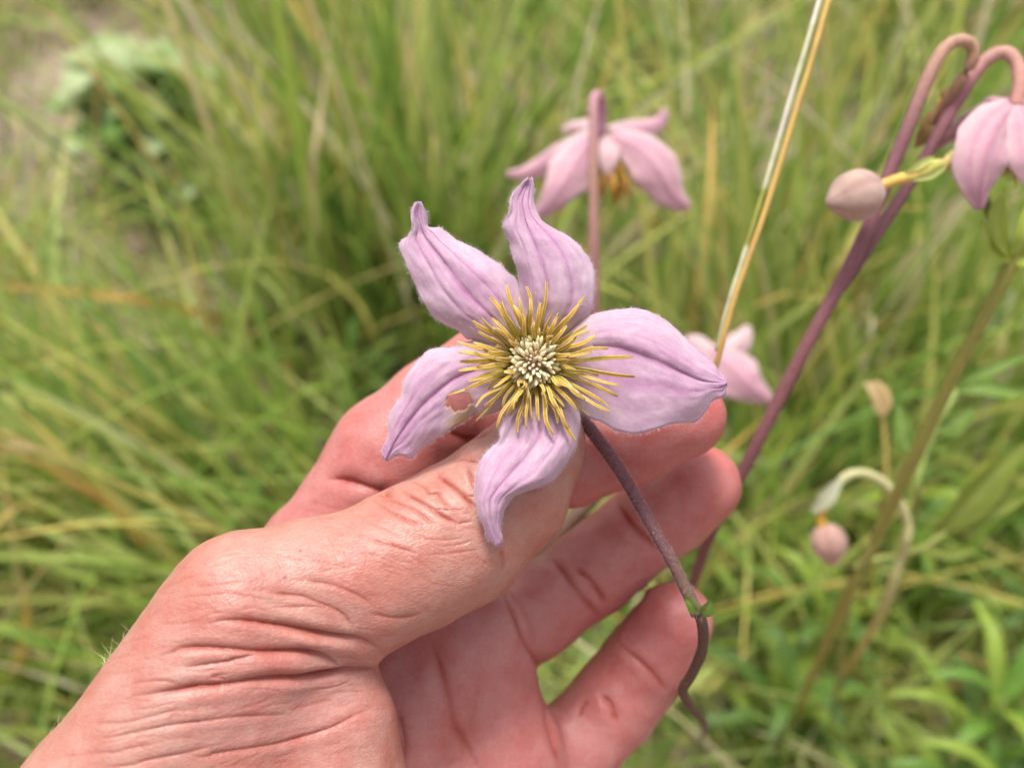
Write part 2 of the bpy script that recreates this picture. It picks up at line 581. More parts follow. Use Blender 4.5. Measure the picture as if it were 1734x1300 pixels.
# (pixel polyline, depth mm, half width mm)
CREASES = [
    (W(1, [(1010, 970), (1100, 945), (1250, 940), (1400, 950), (1550, 970)]) + W(2, [(200, 825), (400, 855), (550, 885), (700, 915), (900, 950), (1080, 970), (1200, 1010), (1300, 1060), (1345, 1105)]), 1.15, 0.8),
    (W(2, [(230, 545), (400, 570), (600, 590), (750, 650), (880, 700), (980, 760), (1050, 850), (1090, 930)]), .42, .6),
    (W(2, [(330, 690), (500, 690), (650, 685), (780, 690), (880, 720)]), .25, .5),
    (W(2, [(600, 430), (700, 455), (850, 480), (1000, 530), (1130, 590), (1220, 650), (1280, 710)]), .32, .6),
    (W(2, [(0, 600), (150, 605), (300, 620)]), .14, .4),
    (W(2, [(1200, 740), (1300, 770), (1450, 790), (1600, 780), (1733, 740)]), .35, .9),
    (W(1, [(600, 1240), (690, 1210), (760, 1180), (880, 1165), (1050, 1170), (1200, 1180)]) + W(2, [(0, 1075), (200, 1095), (400, 1095), (600, 1090), (750, 1115), (850, 1155), (930, 1210), (970, 1255)]), .95, .7),
    (W(3, [(1300, 245), (1500, 215), (1700, 185)]) + W(4, [(150, 180), (300, 145), (420, 120)]), .5, .55),
    (W(3, [(890, 475), (1050, 455), (1250, 420), (1400, 395), (1600, 385)]) + W(4, [(0, 385), (150, 370), (300, 345), (500, 325), (700, 315), (850, 295), (1000, 265), (1100, 250), (1250, 245), (1340, 235), (1390, 190)]), 1.25, .8),
    (W(3, [(850, 380), (1000, 355), (1150, 350), (1270, 385), (1330, 400)]), .22, .5),
    (W(3, [(1400, 390), (1550, 375), (1650, 340)]) + W(4, [(0, 320), (150, 290)]), .35, .5),
    (W(3, [(500, 690), (640, 690), (800, 690), (950, 660), (1150, 610), (1300, 570)]), .26, .45),
    (W(3, [(460, 830), (700, 810), (850, 780), (1000, 750), (1200, 710), (1400, 685)]) + W(4, [(0, 665), (150, 645), (350, 635), (550, 625), (700, 620)]), .38, .5),
    (W(3, [(200, 990), (400, 960), (600, 935), (750, 930), (900, 890), (1000, 875), (1150, 840)]), .2, .45),
    (W(3, [(600, 1060), (850, 1040), (1000, 1000), (1150, 970), (1300, 945), (1450, 905), (1600, 870)]), .36, .6),
    (W(3, [(1300, 965), (1450, 970), (1600, 945)]) + W(4, [(0, 945), (150, 925), (350, 895), (550, 855), (700, 815), (850, 770), (1000, 715), (1100, 660), (1250, 590), (1400, 520)]), .5, .6),
    (W(4, [(600, 600), (750, 560), (900, 520), (1000, 510)]), .15, .8),
    (W(1, [(880, 540), (1000, 490), (1200, 420), (1400, 400), (1600, 405)]), .12, .4),
    (W(1, [(1000, 440), (1200, 380), (1400, 375), (1650, 385)]), .1, .35),
    (W(1, [(600, 690), (750, 620), (900, 570), (1050, 530)]), .12, .4),
    (W(1, [(1350, 680), (1450, 690), (1600, 700), (1734, 735)]), .16, .45),
    (W(1, [(690, 790), (830, 750), (1000, 730), (1200, 720), (1500, 770)]), .14, .45),
    (W(1, [(1000, 885), (1150, 880), (1250, 890)]), .12, .4),
    (W(1, [(1540, 830), (1634, 828), (1734, 830)]), .18, .4),
    (W(1, [(830, 690), (930, 660), (1150, 630), (1350, 610)]), .14, .45),
    (W(1, [(460, 960), (560, 880), (640, 810), (720, 770)]), .1, .5),
    (W(5, [(560, 510), (650, 570), (720, 610), (830, 680), (930, 745), (1040, 800), (1080, 830)]), 0.78, .5),
    (W(5, [(850, 385), (920, 440), (1000, 500), (1080, 570), (1150, 640), (1200, 690)]), 0.93, .55),
    (W(5, [(650, 455), (720, 480), (770, 510), (800, 550), (870, 550), (900, 600), (960, 660), (1000, 690)]), 0.54, .4),
    (W(5, [(830, 685), (950, 685), (1060, 690)]), 0.37, .35),
    (W(5, [(420, 570), (500, 610), (600, 650), (700, 700), (780, 760), (860, 820)]), 0.43, .45),
    (W(5, [(340, 610), (450, 680), (560, 740), (680, 790), (780, 810)]), 0.37, .45),
    (W(5, [(1100, 350), (1140, 410), (1160, 470), (1180, 520)]), 0.70, .45),
    (W(5, [(1040, 570), (1140, 580), (1200, 578)]), 0.39, .35),
    (W(5, [(1000, 805), (1100, 790), (1160, 785)]), 0.39, .35),
    (W(5, [(280, 910), (400, 950), (520, 985), (640, 1025), (720, 1050)]), 0.34, .4),
    (W(5, [(1000, 300), (1060, 280), (1120, 290), (1220, 300)]), 0.46, .4),
    (W(5, [(900, 985), (1050, 970), (1180, 930)]), 0.19, .4),
    (W(5, [(760, 1060), (1000, 1040), (1220, 1010)]), 0.19, .4),
    (W(5, [(600, 900), (800, 930), (1000, 930), (1150, 900)]), 0.16, .35),
    (W(5, [(1380, 1000), (1400, 1060), (1415, 1130), (1400, 1200)]), 0.28, .6),
    (W(5, [(-40, 438), (0, 440), (100, 445), (200, 470), (300, 505), (420, 545), (520, 600)]), 1.5, 1.3),
    (W(5, [(900, 0), (950, 50), (1050, 90), (1150, 110), (1250, 70), (1330, 20)]), 1.3, 1.2),
    (W(6, [(760, 830), (820, 920), (900, 1020), (980, 1090), (1060, 1150), (1130, 1175)]), 1.4, 1.2),
    (W(8, [(230, 40), (320, 120), (380, 210), (450, 300), (560, 410)]), .9, 1.0),
    (W(8, [(380, 90), (430, 130), (490, 180), (540, 250), (600, 340)]), 1.1, .9),
    (W(7, [(870, 80), (900, 160), (950, 260), (1000, 390), (1090, 560), (1150, 720)]), 1.2, 1.3),
    (W(8, [(640, 540), (760, 650), (860, 740), (960, 860)]), .7, .9),
    (W(8, [(540, 860), (590, 900), (620, 950), (645, 1040)]), .9, 1.0),
    (W(8, [(420, 990), (440, 930), (480, 890)]), .6, .9),
    (W(8, [(230, 930), (250, 1050), (290, 1200), (340, 1300)]), 1.2, 1.3),
    (W(7, [(340, 400), (390, 520), (430, 640), (470, 780), (520, 960), (570, 1080), (620, 1180), (680, 1310)]), .75, 1.5),
    (W(7, [(130, 880), (160, 1000), (180, 1100), (190, 1300)]), .5, 1.4),
    (W(7, [(700, 700), (650, 950), (640, 1100)]), .2, 1.5),
]

ROLLS = [
    (W(2, [(300, 960), (600, 990), (900, 1040), (1150, 1120), (1260, 1170)]), .8, 1.7),
    (W(4, [(100, 300), (350, 235), (600, 215), (850, 220), (980, 240)]), 0.5, 1.4),
    (W(2, [(300, 750), (600, 800), (850, 850), (1000, 890)]), 0.3, 1.5),
    (W(4, [(300, 430), (700, 400), (1100, 350), (1330, 330)]), 0.3, 2.0),
]


def build_hand():
    fl = Field((-135, -150, -215), (60, 24, -126), 0.68)
    Tm = fl.blank()      # thumb, thenar, metacarpal
    chain(fl, Tm, [(430, 1016, 153, 10.2), (520, 1000, 155, 10.9), (610, 987, 158, 11.5), (700, 945, 161, 11.5), (775, 905, 164, 11.7), (860, 833, 166, 10.4),
                   (908, 762, 168, 7.7), (918, 735, 169, 7.3)], 3)
    chain(fl, Tm, [(400, 1037, 151, 11.8), (180, 1387, 146, 14), (-150, 1850, 140, 20), (-350, 2200, 140, 26)], 4)
    chain(fl, Tm, [(450, 1130, 153, 10), (340, 1480, 150, 14)], 8)
    chain(fl, Tm, [(562, 1228, 157, 10.6), (545, 1350, 157, 12.5), (470, 1560, 157, 15)], 6)
    Pm = fl.blank()      # palm, wrist, fingers
    chain(fl, Pm, [(533, 948, 187, 10.4), (330, 1420, 172, 14)], 5)
    chain(fl, Pm, [(795, 1085, 188, 10.5), (430, 1500, 172, 15)], 6)
    chain(fl, Pm, [(850, 1285, 190, 11), (480, 1600, 172, 15)], 6)
    chain(fl, Pm, [(850, 1480, 192, 10), (480, 1720, 172, 14)], 6)
    chain(fl, Pm, [(533, 948, 189, 9.6), (795, 1085, 188, 10.5), (850, 1285, 190, 11), (850, 1480, 192, 10)], 5)
    chain(fl, Pm, [(330, 1480, 163, 18), (-150, 1900, 155, 24), (-380, 2250, 152, 28)], 6)
    # index: straight towards the upper right, bent at the middle joint, tip flattened back
    chain(fl, Pm, [(533, 948, 187, 10.4), (662, 772, 188, 11.4), (745, 695, 188, 10.2), (826, 637, 187, 9.5)], 3)
    chain(fl, Pm, [(826, 637, 187, 9.5), (895, 705, 184, 8.8), (962, 777, 182, 8.7), (1060, 745, 180, 8.5), (1160, 706, 178, 7.6)], 2.5)
    # middle
    chain(fl, Pm, [(815, 1085, 194, 9.4), (905, 1035, 198, 9.2), (1000, 968, 200, 8.9), (1042, 932, 200, 8.5), (1087, 896, 199, 8.6), (1135, 860, 197, 8.8), (1186, 822, 194, 8.2)], 2.5)
    # ring
    chain(fl, Pm, [(900, 1330, 195, 9.2), (980, 1255, 198, 9.0), (1040, 1190, 199, 8.9), (1070, 1150, 199, 8.4), (1100, 1113, 198, 8.5), (1143, 1051, 195, 7.8)], 2.5)
    # little finger, below the frame
    chain(fl, Pm, [(880, 1500, 195, 8.2), (1010, 1445, 200, 7.6), (1060, 1425, 199, 7.2), (1110, 1405, 197, 6.4)], 2.5)
    A = smin(Tm, Pm, 1.6)
    A[0] = A[-1] = 1; A[:, 0] = A[:, -1] = 1; A[:, :, 0] = A[:, :, -1] = 1
    V, Q = surface_nets(fl, A)
    # which side of the hand: 1 = palm and finger pads
    def relax(c, e, it):
        deg = np.bincount(e.ravel(), minlength=len(c)).astype(float)[:, None]
        for _ in range(it):
            a = np.stack([np.bincount(e[:, 0], c[e[:, 1], k], len(c)) + np.bincount(e[:, 1], c[e[:, 0], k], len(c)) for k in range(3)], 1)
            c = c * .5 + a / np.maximum(deg, 1) * .5
        return c

    def edges_of(m):
        e = np.empty(len(m.edges) * 2, np.int32)
        m.edges.foreach_get('vertices', e)
        return e.reshape(-1, 2)

    me = mesh_np('hand', V, Q)
    me.vertices.foreach_set('co', relax(V, edges_of(me), 4).astype(np.float32).ravel())
    bm = bmesh.new(); bm.from_mesh(me)
    bmesh.ops.subdivide_edges(bm, edges=bm.edges[:], cuts=1, use_grid_fill=True)
    bm.to_mesh(me); bm.free()
    c = np.empty(len(me.vertices) * 3, np.float32); me.vertices.foreach_get('co', c)
    me.vertices.foreach_set('co', relax(c.reshape(-1, 3).astype(float), edges_of(me), 3).astype(np.float32).ravel())
    me.update()
    # one more level of detail where the photograph shows the skin in focus
    bm = bmesh.new(); bm.from_mesh(me); bm.normal_update()
    ok = set()
    for v in bm.verts:
        z = -v.co.z
        px = CX + v.co.x / z * F; py = CY - v.co.y / z * F
        if 170 < px < 880 and 760 < py < 1310 and v.normal.z > 0.05 and z < 172:
            ok.add(v.index)
    ed = [e for e in bm.edges if e.verts[0].index in ok and e.verts[1].index in ok]
    bmesh.ops.subdivide_edges(bm, edges=ed, cuts=1, use_grid_fill=True)
    bm.to_mesh(me); bm.free()
    me.update()
    nv = len(me.vertices)
    co = np.empty(nv * 3, np.float32); me.vertices.foreach_get('co', co); co = co.reshape(-1, 3).astype(float)
    no = np.empty(nv * 3, np.float32); me.vertices.foreach_get('normal', no); no = no.reshape(-1, 3).astype(float)
    vol = np.einsum('ij,ij->i', co - co.mean(0), no).sum()
    if vol < 0:
        me.flip_normals(); no = -no
    # palm mask from the two fields at the vertices
    gi = np.clip(((co - fl.lo) / fl.h).round().astype(int), 0, fl.n - 1)
    dp = Pm[gi[:, 0], gi[:, 1], gi[:, 2]] - Tm[gi[:, 0], gi[:, 1], gi[:, 2]]
    palm = np.clip(0.5 - dp / 6, 0, 1)
    # ---- creases
    polys = [list(p.vertices) for p in me.polygons]
    bvh = BVHTree.FromPolygons(co.tolist(), polys)
    disp = np.zeros(nv); red = np.zeros(nv); lips = np.zeros(nv)
    pxv = CX + co[:, 0] / -co[:, 2] * F
    pyv = CY - co[:, 1] / -co[:, 2] * F
    front = np.where(no[:, 2] > -0.3)[0]
    front = front[(pyv[front] < 1400)]
    fx, fy = pxv[front], pyv[front]
    co32 = co.astype(np.float32)
    fine_lines = []
    lr = np.random.default_rng(23)
    for k in range(170):
        if k < 120:
            px, py = lr.uniform(190, 660), lr.uniform(900, 1295)
            a = np.interp(py, [900, 1000, 1100, 1290], [4, 9, -4, -15]) + lr.normal() * 6
        else:
            px, py = lr.uniform(520, 830), lr.uniform(840, 1010)
            a = 20 + (px - 650) * .08 + lr.normal() * 9
        L = lr.uniform(25, 95)
        c, d = math.cos(math.radians(a)) * L / 2, math.sin(math.radians(a)) * L / 2
        q = lr.normal() * 4
        fine_lines.append(([(px - c, py - d), (px, py + q), (px + c, py + d)], lr.uniform(.05, .13), lr.uniform(.3, .5)))
    for pts, dep, wid in CREASES + fine_lines:
        rs = resample(pts, max(8, int(np.sum(np.linalg.norm(np.diff(np.array(pts), axis=0), axis=1)) / 2.0)))
        hits, tt = [], []
        for k, (px, py) in enumerate(rs):
            d = Vector(((px - CX) / F, -(py - CY) / F, -1)).normalized()
            h = bvh.ray_cast(Vector((0, 0, 0)), d)
            if h[0] is not None:
                hits.append(h[0]); tt.append(k / (len(rs) - 1))
        if len(hits) < 3:
            continue
        H = np.array(hits); tt = np.array(tt)
        r = wid * 5
        m = (wid * 5) / 150 * F
        rp = np.array(pts)
        sel = front[(fx > rp[:, 0].min() - m) & (fx < rp[:, 0].max() + m) & (fy > rp[:, 1].min() - m) & (fy < rp[:, 1].max() + m)]
        if not len(sel):
            continue
        cs = co32[sel]
        Hf = H.astype(np.float32)
        # drop the vertices far from the line before the fine search
        near = np.zeros(len(sel), bool)
        st_ = max(1, int(r / 1.2))
        for k in list(range(0, len(H), st_)) + [len(H) - 1]:
            q = cs - Hf[k]
            near |= np.einsum('ij,ij->i', q, q) < (r + st_ * .6) ** 2
        sel = sel[near]; cs = cs[near]
        if not len(sel):
            continue
        best = np.full(len(sel), 1e9, np.float32); bt = np.zeros(len(sel))
        for k in range(len(H)):
            q = cs - Hf[k]
            dd = np.einsum('ij,ij->i', q, q)
            m = dd < best
            best[m] = dd[m]; bt[m] = tt[k]
        dist = np.sqrt(best)
        tap = np.clip(np.minimum(bt, 1 - bt) * 5, 0.12, 1)
        tap = tap * (0.92 + 0.12 * np.sin(bt * 11 + dep * 40))
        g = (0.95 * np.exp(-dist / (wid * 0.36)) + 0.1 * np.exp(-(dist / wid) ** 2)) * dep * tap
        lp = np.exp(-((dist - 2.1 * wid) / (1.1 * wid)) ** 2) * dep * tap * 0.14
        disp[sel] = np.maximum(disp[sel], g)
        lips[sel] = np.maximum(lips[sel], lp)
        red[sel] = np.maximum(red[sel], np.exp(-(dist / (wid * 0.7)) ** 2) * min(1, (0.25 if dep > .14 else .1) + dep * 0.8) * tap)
    # soft rolls of skin squeezed up between the deep folds
    for pts, hgt, wid in ROLLS:
        rs = resample(pts, 60)
        H = []
        for px, py in rs:
            h = bvh.ray_cast(Vector((0, 0, 0)), Vector(((px - CX) / F, -(py - CY) / F, -1)).normalized())
            if h[0] is not None:
                H.append(h[0])
        H = np.array(H)
        sel = np.where((co > H.min(0) - wid * 3).all(1) & (co < H.max(0) + wid * 3).all(1))[0]
        best = np.full(len(sel), 1e9); bt = np.zeros(len(sel))
        for k in range(len(H)):
            dd = ((co[sel] - H[k]) ** 2).sum(1)
            m = dd < best
            best[m] = dd[m]; bt[m] = k / (len(H) - 1)
        lips[sel] += np.exp(-best / wid ** 2) * hgt * np.clip(bt * 2.5, 0, 1)
    off = -disp + lips * (1 - np.clip(disp * 3, 0, 1))
    # soft unevenness
    for i in range(nv):
        c = co[i]
        off[i] += noise.noise((c[0] * 0.22, c[1] * 0.22, c[2] * 0.22)) * 0.2 + noise.noise((c[0] * 0.6, c[1] * 0.6, c[2] * 0.6)) * 0.045
    co2 = co + no * off[:, None]
    # ---- colour
    dorsal = np.array([0.51, 0.235, 0.18])
    pink = np.array([0.54, 0.20, 0.178])
    col = dorsal[None] * (1 - palm[:, None]) + pink[None] * palm[:, None]
    # thenar and folds are pinker than the tanned back of the thumb and the wrist
    pinkish = np.exp(-(((pxv - 520) / 190) ** 2 + ((pyv - 1170) / 130) ** 2)) * (1 - palm)
    col = col * (1 - 0.6 * pinkish[:, None]) + np.array([0.57, 0.25, 0.215])[None] * 0.6 * pinkish[:, None]
    tan = np.clip((330 - (pxv - (pyv - 1000) * -0.73 - 0)) / 260, 0, 1) * (1 - palm)
    col = col * (1 - 0.5 * tan[:, None]) + np.array([0.44, 0.19, 0.115])[None] * 0.5 * tan[:, None]
    # finger ends flush redder
    for (px, py, rad) in ((1180, 800, 90), (1190, 700, 80), (1140, 1060, 70), (960, 870, 70)):
        g = np.exp(-(((pxv - px) ** 2 + (pyv - py) ** 2) / rad ** 2)) * palm * 0.55
        col = col * (1 - g[:, None]) + np.array([0.54, 0.145, 0.13])[None] * g[:, None]
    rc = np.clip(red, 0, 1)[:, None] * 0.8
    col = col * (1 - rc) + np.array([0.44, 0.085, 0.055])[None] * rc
    # two tiny dark specks on the thumb base
    for sx, sy in ((509, 932), (482, 977), (336, 1221)):
        g = np.exp(-(((pxv - sx) ** 2 + (pyv - sy) ** 2) / 2.2 ** 2)) * (no[:, 2] > 0) * .8
        col = col * (1 - g[:, None]) + np.array([0.08, 0.04, 0.03])[None] * g[:, None]
    col = col * np.array([0.84, 0.84, 0.87])
    w = (co2 * 1e-3) @ RCN.T + ORG
    me.vertices.foreach_set('co', w.astype(np.float32).ravel())
    me.update()
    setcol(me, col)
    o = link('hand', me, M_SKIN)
    tag(o, 'bare left hand pinching the open lilac flower between thumb and fingers', 'hand')
    # fine hairs along the edge of the wrist
    nw = no @ RCN.T
    edge = np.where((np.abs(no[:, 2]) < 0.22) & (pyv > 1050) & (pyv < 1270) & (pxv < 330) & (no[:, 0] < 0) & (no[:, 1] > -0.2) & (no[:, 2] > -0.3))[0]
    pick = rng.choice(edge, 55)
    roots = w[pick]
    along = RCN @ np.array([0.45, 0.85, 0.0])
    dirs = nw[pick] * 0.6 + rng.normal(size=(len(pick), 3)) * 0.6 + along * 0.45
    hm = hairs_mesh('arm_hair', roots - nw[pick] * 0.0002, dirs, rng.uniform(0.001, 0.0034, len(pick)), 0.00007, 0.9, 6)
    h = link('arm_hair', hm, M_HAIR, o)
    h['kind'] = 'stuff'
    return o


hand = build_hand()

# ------------------------------------------------------------------ the held flower
Z1 = lambda pts: [(600 + x / 1.97, 280 + y / 1.97) for x, y in pts]
LILAC = np.array([0.52, 0.295, 0.42])
PALE = np.array([0.61, 0.45, 0.54])
VEIN = np.array([0.38, 0.12, 0.31])


def tepal_mesh(name, left, mid, right, dmid, dleft, dright, nu=64, nv=50, veins=((0, .045, 1.0), (-.42, .035, .6), (.42, .035, .6)), thick=0.35,
               hole=None, wav=0.5, seed=0, lobes=1.0, rpow=2):
    """left / mid / right edges in photograph pixels from base to tip; depths (mm) along each"""
    L, Mi, R = resample(left, nu), resample(mid, nu), resample(right, nu)
    u = np.linspace(0, 1, nu)
    f = lambda d: np.interp(u, np.linspace(0, 1, len(d)), d)
    dm, dl, dr = f(dmid), f(dleft), f(dright)
    v = np.linspace(-1, 1, nv)
    px = np.zeros((nu, nv, 3))
    for j, t in enumerate(v):
        if t < 0:
            a = -t
            xy = Mi * (1 - a) + L * a; d = dm * (1 - a * a) + dl * a * a
        else:
            a = t
            xy = Mi * (1 - a) + R * a; d = dm * (1 - a ** rpow) + dr * a ** rpow
        bump = -0.55 * lobes * math.sin(math.pi * min(1, abs(t) * 1.0)) * np.sin(np.pi * np.clip(u * 1.05, 0, 1)) ** 0.7
        groove = sum(0.3 * s * math.exp(-((t - c) / (w * 1.3)) ** 2) for c, w, s in veins)
        d = d + bump + groove
        for i in range(nu):
            e = abs(t) ** 4 * wav
            d[i] += e * noise.noise((u[i] * 9 + seed, t * 1.5, seed * 3.1)) * 1.6 + 0.35 * noise.noise((u[i] * 6, t * 3, seed + 9.2)) + 0.16 * noise.noise((u[i] * 17, t * 7, seed + 3.2))
        px[:, j, :2] = xy
        px[:, j, 2] = d
    # ragged margin
    for j in (0, nv - 1):
        for i in range(nu):
            k = 1 if j else -1
            px[i, j, :2] += np.array([noise.noise((u[i] * 22, seed, 1.0)), noise.noise((u[i] * 22, seed, 7.0))]) * 2.6 + np.array([noise.noise((u[i] * 60, seed, 11.0)), noise.noise((u[i] * 60, seed, 17.0))]) * 1.2
    uu, vv = np.meshgrid(u, v, indexing='ij')
    V = PA(px.reshape(-1, 3))
    idx = np.arange(nu * nv).reshape(nu, nv)
    Q = np.stack([idx[:-1, :-1], idx[1:, :-1], idx[1:, 1:], idx[:-1, 1:]], -1).reshape(-1, 4)
    # colour
    edge = np.abs(vv) ** 3
    nz = np.array([noise.noise((a * 5, b * 2, seed)) for a, b in zip(uu.ravel(), vv.ravel())]).reshape(nu, nv)
    mixp = np.clip(0.35 + 0.45 * edge + 0.5 * nz, 0, 1)[..., None]
    col = LILAC * (1 - mixp) + PALE * mixp
    for c, w, s in veins:
        wob = np.array([noise.noise((a * 7, c * 5 + seed, 2.2)) * 0.05 for a in u])[:, None]
        g = (np.exp(-((vv - c - wob) / w) ** 2) * 0.75 + np.exp(-((vv - c) / (w * 4.5)) ** 2) * 0.2) * s * .85
        g = g * np.clip(0.55 + 0.6 * uu, 0, 1)
        col = col * (1 - g[..., None]) + VEIN * g[..., None]
    # fine net of small veins running out from the midrib
    fine = np.array([noise.noise((a * 26 - abs(b) * 8, b * 14, seed + 4)) for a, b in zip(uu.ravel(), vv.ravel())]).reshape(nu, nv)
    lng = np.array([noise.noise((b * 19 + seed, a * 2.5, seed)) for a, b in zip(uu.ravel(), vv.ravel())]).reshape(nu, nv)
    col = col * (1 + 0.13 * fine[..., None] + np.array([.07, .17, .08]) * lng[..., None])
    basew = np.exp(-(uu / 0.2) ** 2)[..., None] * 0.75
    col = col * (1 - basew) + np.array([0.62, 0.58, 0.2]) * basew
    tipg = np.exp(-((1 - uu) / 0.10) ** 2)[..., None] * 0.35
    col = col * (1 - tipg) + np.array([0.42, 0.2, 0.4]) * tipg
    flat = px.reshape(-1, 3)
    colf = col.reshape(-1, 3)
    if hole is not None:
        hx, hy, ha, hb, th = hole
        dx, dy = flat[:, 0] - hx, flat[:, 1] - hy
        a = (dx * math.cos(th) + dy * math.sin(th)) / ha; b = (-dx * math.sin(th) + dy * math.cos(th)) / hb
        rr = np.sqrt(a * a + b * b) + np.array([noise.noise((x * 0.09, y * 0.09, 3)) for x, y in zip(dx, dy)]) * 0.25
        keep = ~(rr[Q] < 1).any(1)
        Q = Q[keep]
        g = np.exp(-((rr - 1) / 0.28) ** 2)[:, None]
        lowr = (np.clip((flat[:, 0] - 745) / 30, 0, 1) * np.clip((flat[:, 1] - 680) / 30, 0, 1) * np.clip((vv.ravel() - 0.5) / 0.4, 0, 1))[:, None]
        g = np.clip(g + lowr, 0, 1)
        colf = colf * (1 - g) + np.array([0.45, 0.3, 0.13]) * g
    me = bpy.data.meshes.new(name)
    me.from_pydata(V.tolist(), [], Q.tolist())
    setcol(me, colf)
    return me, V.reshape(nu, nv, 3)


flower = empty('flower', tuple(P(905, 620, 162)), 'open lilac star flower with golden stamens held between thumb and fingers', 'flower')

TEPALS = [
    # upper left
    dict(left=Z1([(560, 640), (415, 585), (370, 570), (340, 545), (300, 530), (265, 500), (230, 455), (200, 390), (165, 310), (150, 265), (178, 235), (195, 215), (190, 160), (205, 125)]),
         mid=Z1([(590, 650), (520, 570), (450, 500), (400, 450), (350, 390), (290, 310), (245, 250), (225, 215), (212, 170), (213, 120)]),
         right=Z1([(620, 640), (585, 520), (556, 430), (540, 385), (500, 345), (450, 310), (400, 280), (330, 245), (290, 212), (262, 210), (245, 205), (240, 170), (222, 122)]),
         dmid=(157.5, 155, 153.5, 153, 153.5, 155, 154), dleft=(158, 157, 156, 155, 154.5, 154, 153.5), dright=(158, 157, 156, 155.5, 156, 157, 155), seed=1.3),
    # upper
    dict(left=Z1([(570, 640), (560, 500), (553, 400), (545, 350), (530, 310), (520, 260), (505, 225), (497, 200), (520, 150), (522, 110), (545, 75), (580, 44)]),
         mid=Z1([(595, 650), (630, 540), (642, 450), (640, 400), (625, 330), (600, 260), (572, 190), (560, 130), (572, 80), (588, 46)]),
         right=Z1([(630, 640), (740, 530), (788, 490), (800, 430), (800, 370), (780, 310), (740, 260), (690, 225), (630, 190), (605, 150), (596, 110), (597, 70), (592, 44)]),
         dmid=(157.5, 154.5, 153, 152.5, 153, 154.5, 156), dleft=(158, 157, 156, 155, 154, 153, 155), dright=(158, 156.5, 155.5, 155, 155, 156, 156.5),
         veins=((0, .05, .9), (-.5, .04, .4), (.5, .05, .7)), seed=2.7),
    # right
    dict(left=Z1([(600, 620), (700, 550), (770, 506), (830, 490), (900, 480), (970, 485), (1040, 520), (1100, 575), (1160, 630), (1200, 665), (1215, 695), (1238, 712)]),
         mid=Z1([(605, 655), (700, 625), (800, 605), (870, 605), (930, 622), (1000, 648), (1080, 684), (1150, 715), (1200, 725), (1243, 724)]),
         right=Z1([(600, 690), (700, 780), (790, 842), (820, 852), (870, 880), (930, 895), (1000, 880), (1060, 860), (1130, 855), (1170, 820), (1200, 780), (1233, 767), (1241, 735)]),
         dmid=(157.5, 155.5, 154, 153.5, 153.5, 154.5, 156), dleft=(158, 157.5, 157, 157, 157.5, 157.5, 156.5), dright=(158, 156, 154.5, 154, 155, 156.5, 156.5),
         veins=((0, .05, .85), (-.4, .04, .2), (.38, .06, .6)), seed=4.1, lobes=1.3),
    # lower, resting on the thumb
    dict(left=Z1([(640, 650), (560, 760), (500, 850), (490, 880), (480, 920), (440, 960), (415, 1000), (405, 1050), (405, 1110), (412, 1150), (430, 1200), (455, 1250), (476, 1268)]),
         mid=Z1([(630, 650), (638, 780), (625, 880), (590, 950), (530, 1020), (480, 1075), (452, 1120), (455, 1180), (468, 1230), (480, 1266)]),
         right=Z1([(620, 650), (720, 760), (750, 830), (750, 870), (738, 935), (700, 1002), (660, 1050), (600, 1076), (535, 1100), (500, 1150), (487, 1210), (492, 1245), (484, 1266)]),
         dmid=(157.5, 154.5, 152, 150, 148, 147.5, 149), dleft=(158, 156, 153.5, 152, 151, 150, 150), dright=(158, 156.5, 154, 152.5, 153.5, 152.5, 150), rpow=5,
         veins=((0, .05, .7), (-.45, .04, .45), (.45, .05, .45)), seed=5.9, lobes=.8),
    # left, with a hole eaten in it
    dict(left=Z1([(600, 640), (470, 590), (390, 586), (330, 605), (260, 615), (215, 650), (175, 700), (160, 760), (130, 810), (115, 860), (115, 900), (95, 945), (96, 975)]),
         mid=Z1([(590, 660), (480, 670), (390, 690), (320, 720), (260, 770), (210, 820), (170, 870), (135, 920), (105, 980)]),
         right=Z1([(600, 690), (520, 790), (445, 832), (412, 828), (405, 822), (384, 840), (352, 858), (326, 872), (296, 896), (258, 918), (210, 955), (185, 976), (150, 964), (120, 976), (108, 984)]),
         dmid=(157.5, 156, 155, 155, 156, 157, 158), dleft=(158, 157, 156.5, 157, 158, 158.5, 158.5), dright=(158, 157, 156, 156.5, 157.5, 158.5, 158.5),
         veins=((0, .06, .9), (-.45, .04, .45), (.3, .05, .5)), seed=7.7, hole=(600 + 350 / 1.97, 280 + 786 / 1.97, 19, 14.5, -0.2)),
]
TEPAL_LABEL = [None, None, None, 'tepal resting on the thumb', 'tepal with a brown rimmed hole eaten in it']
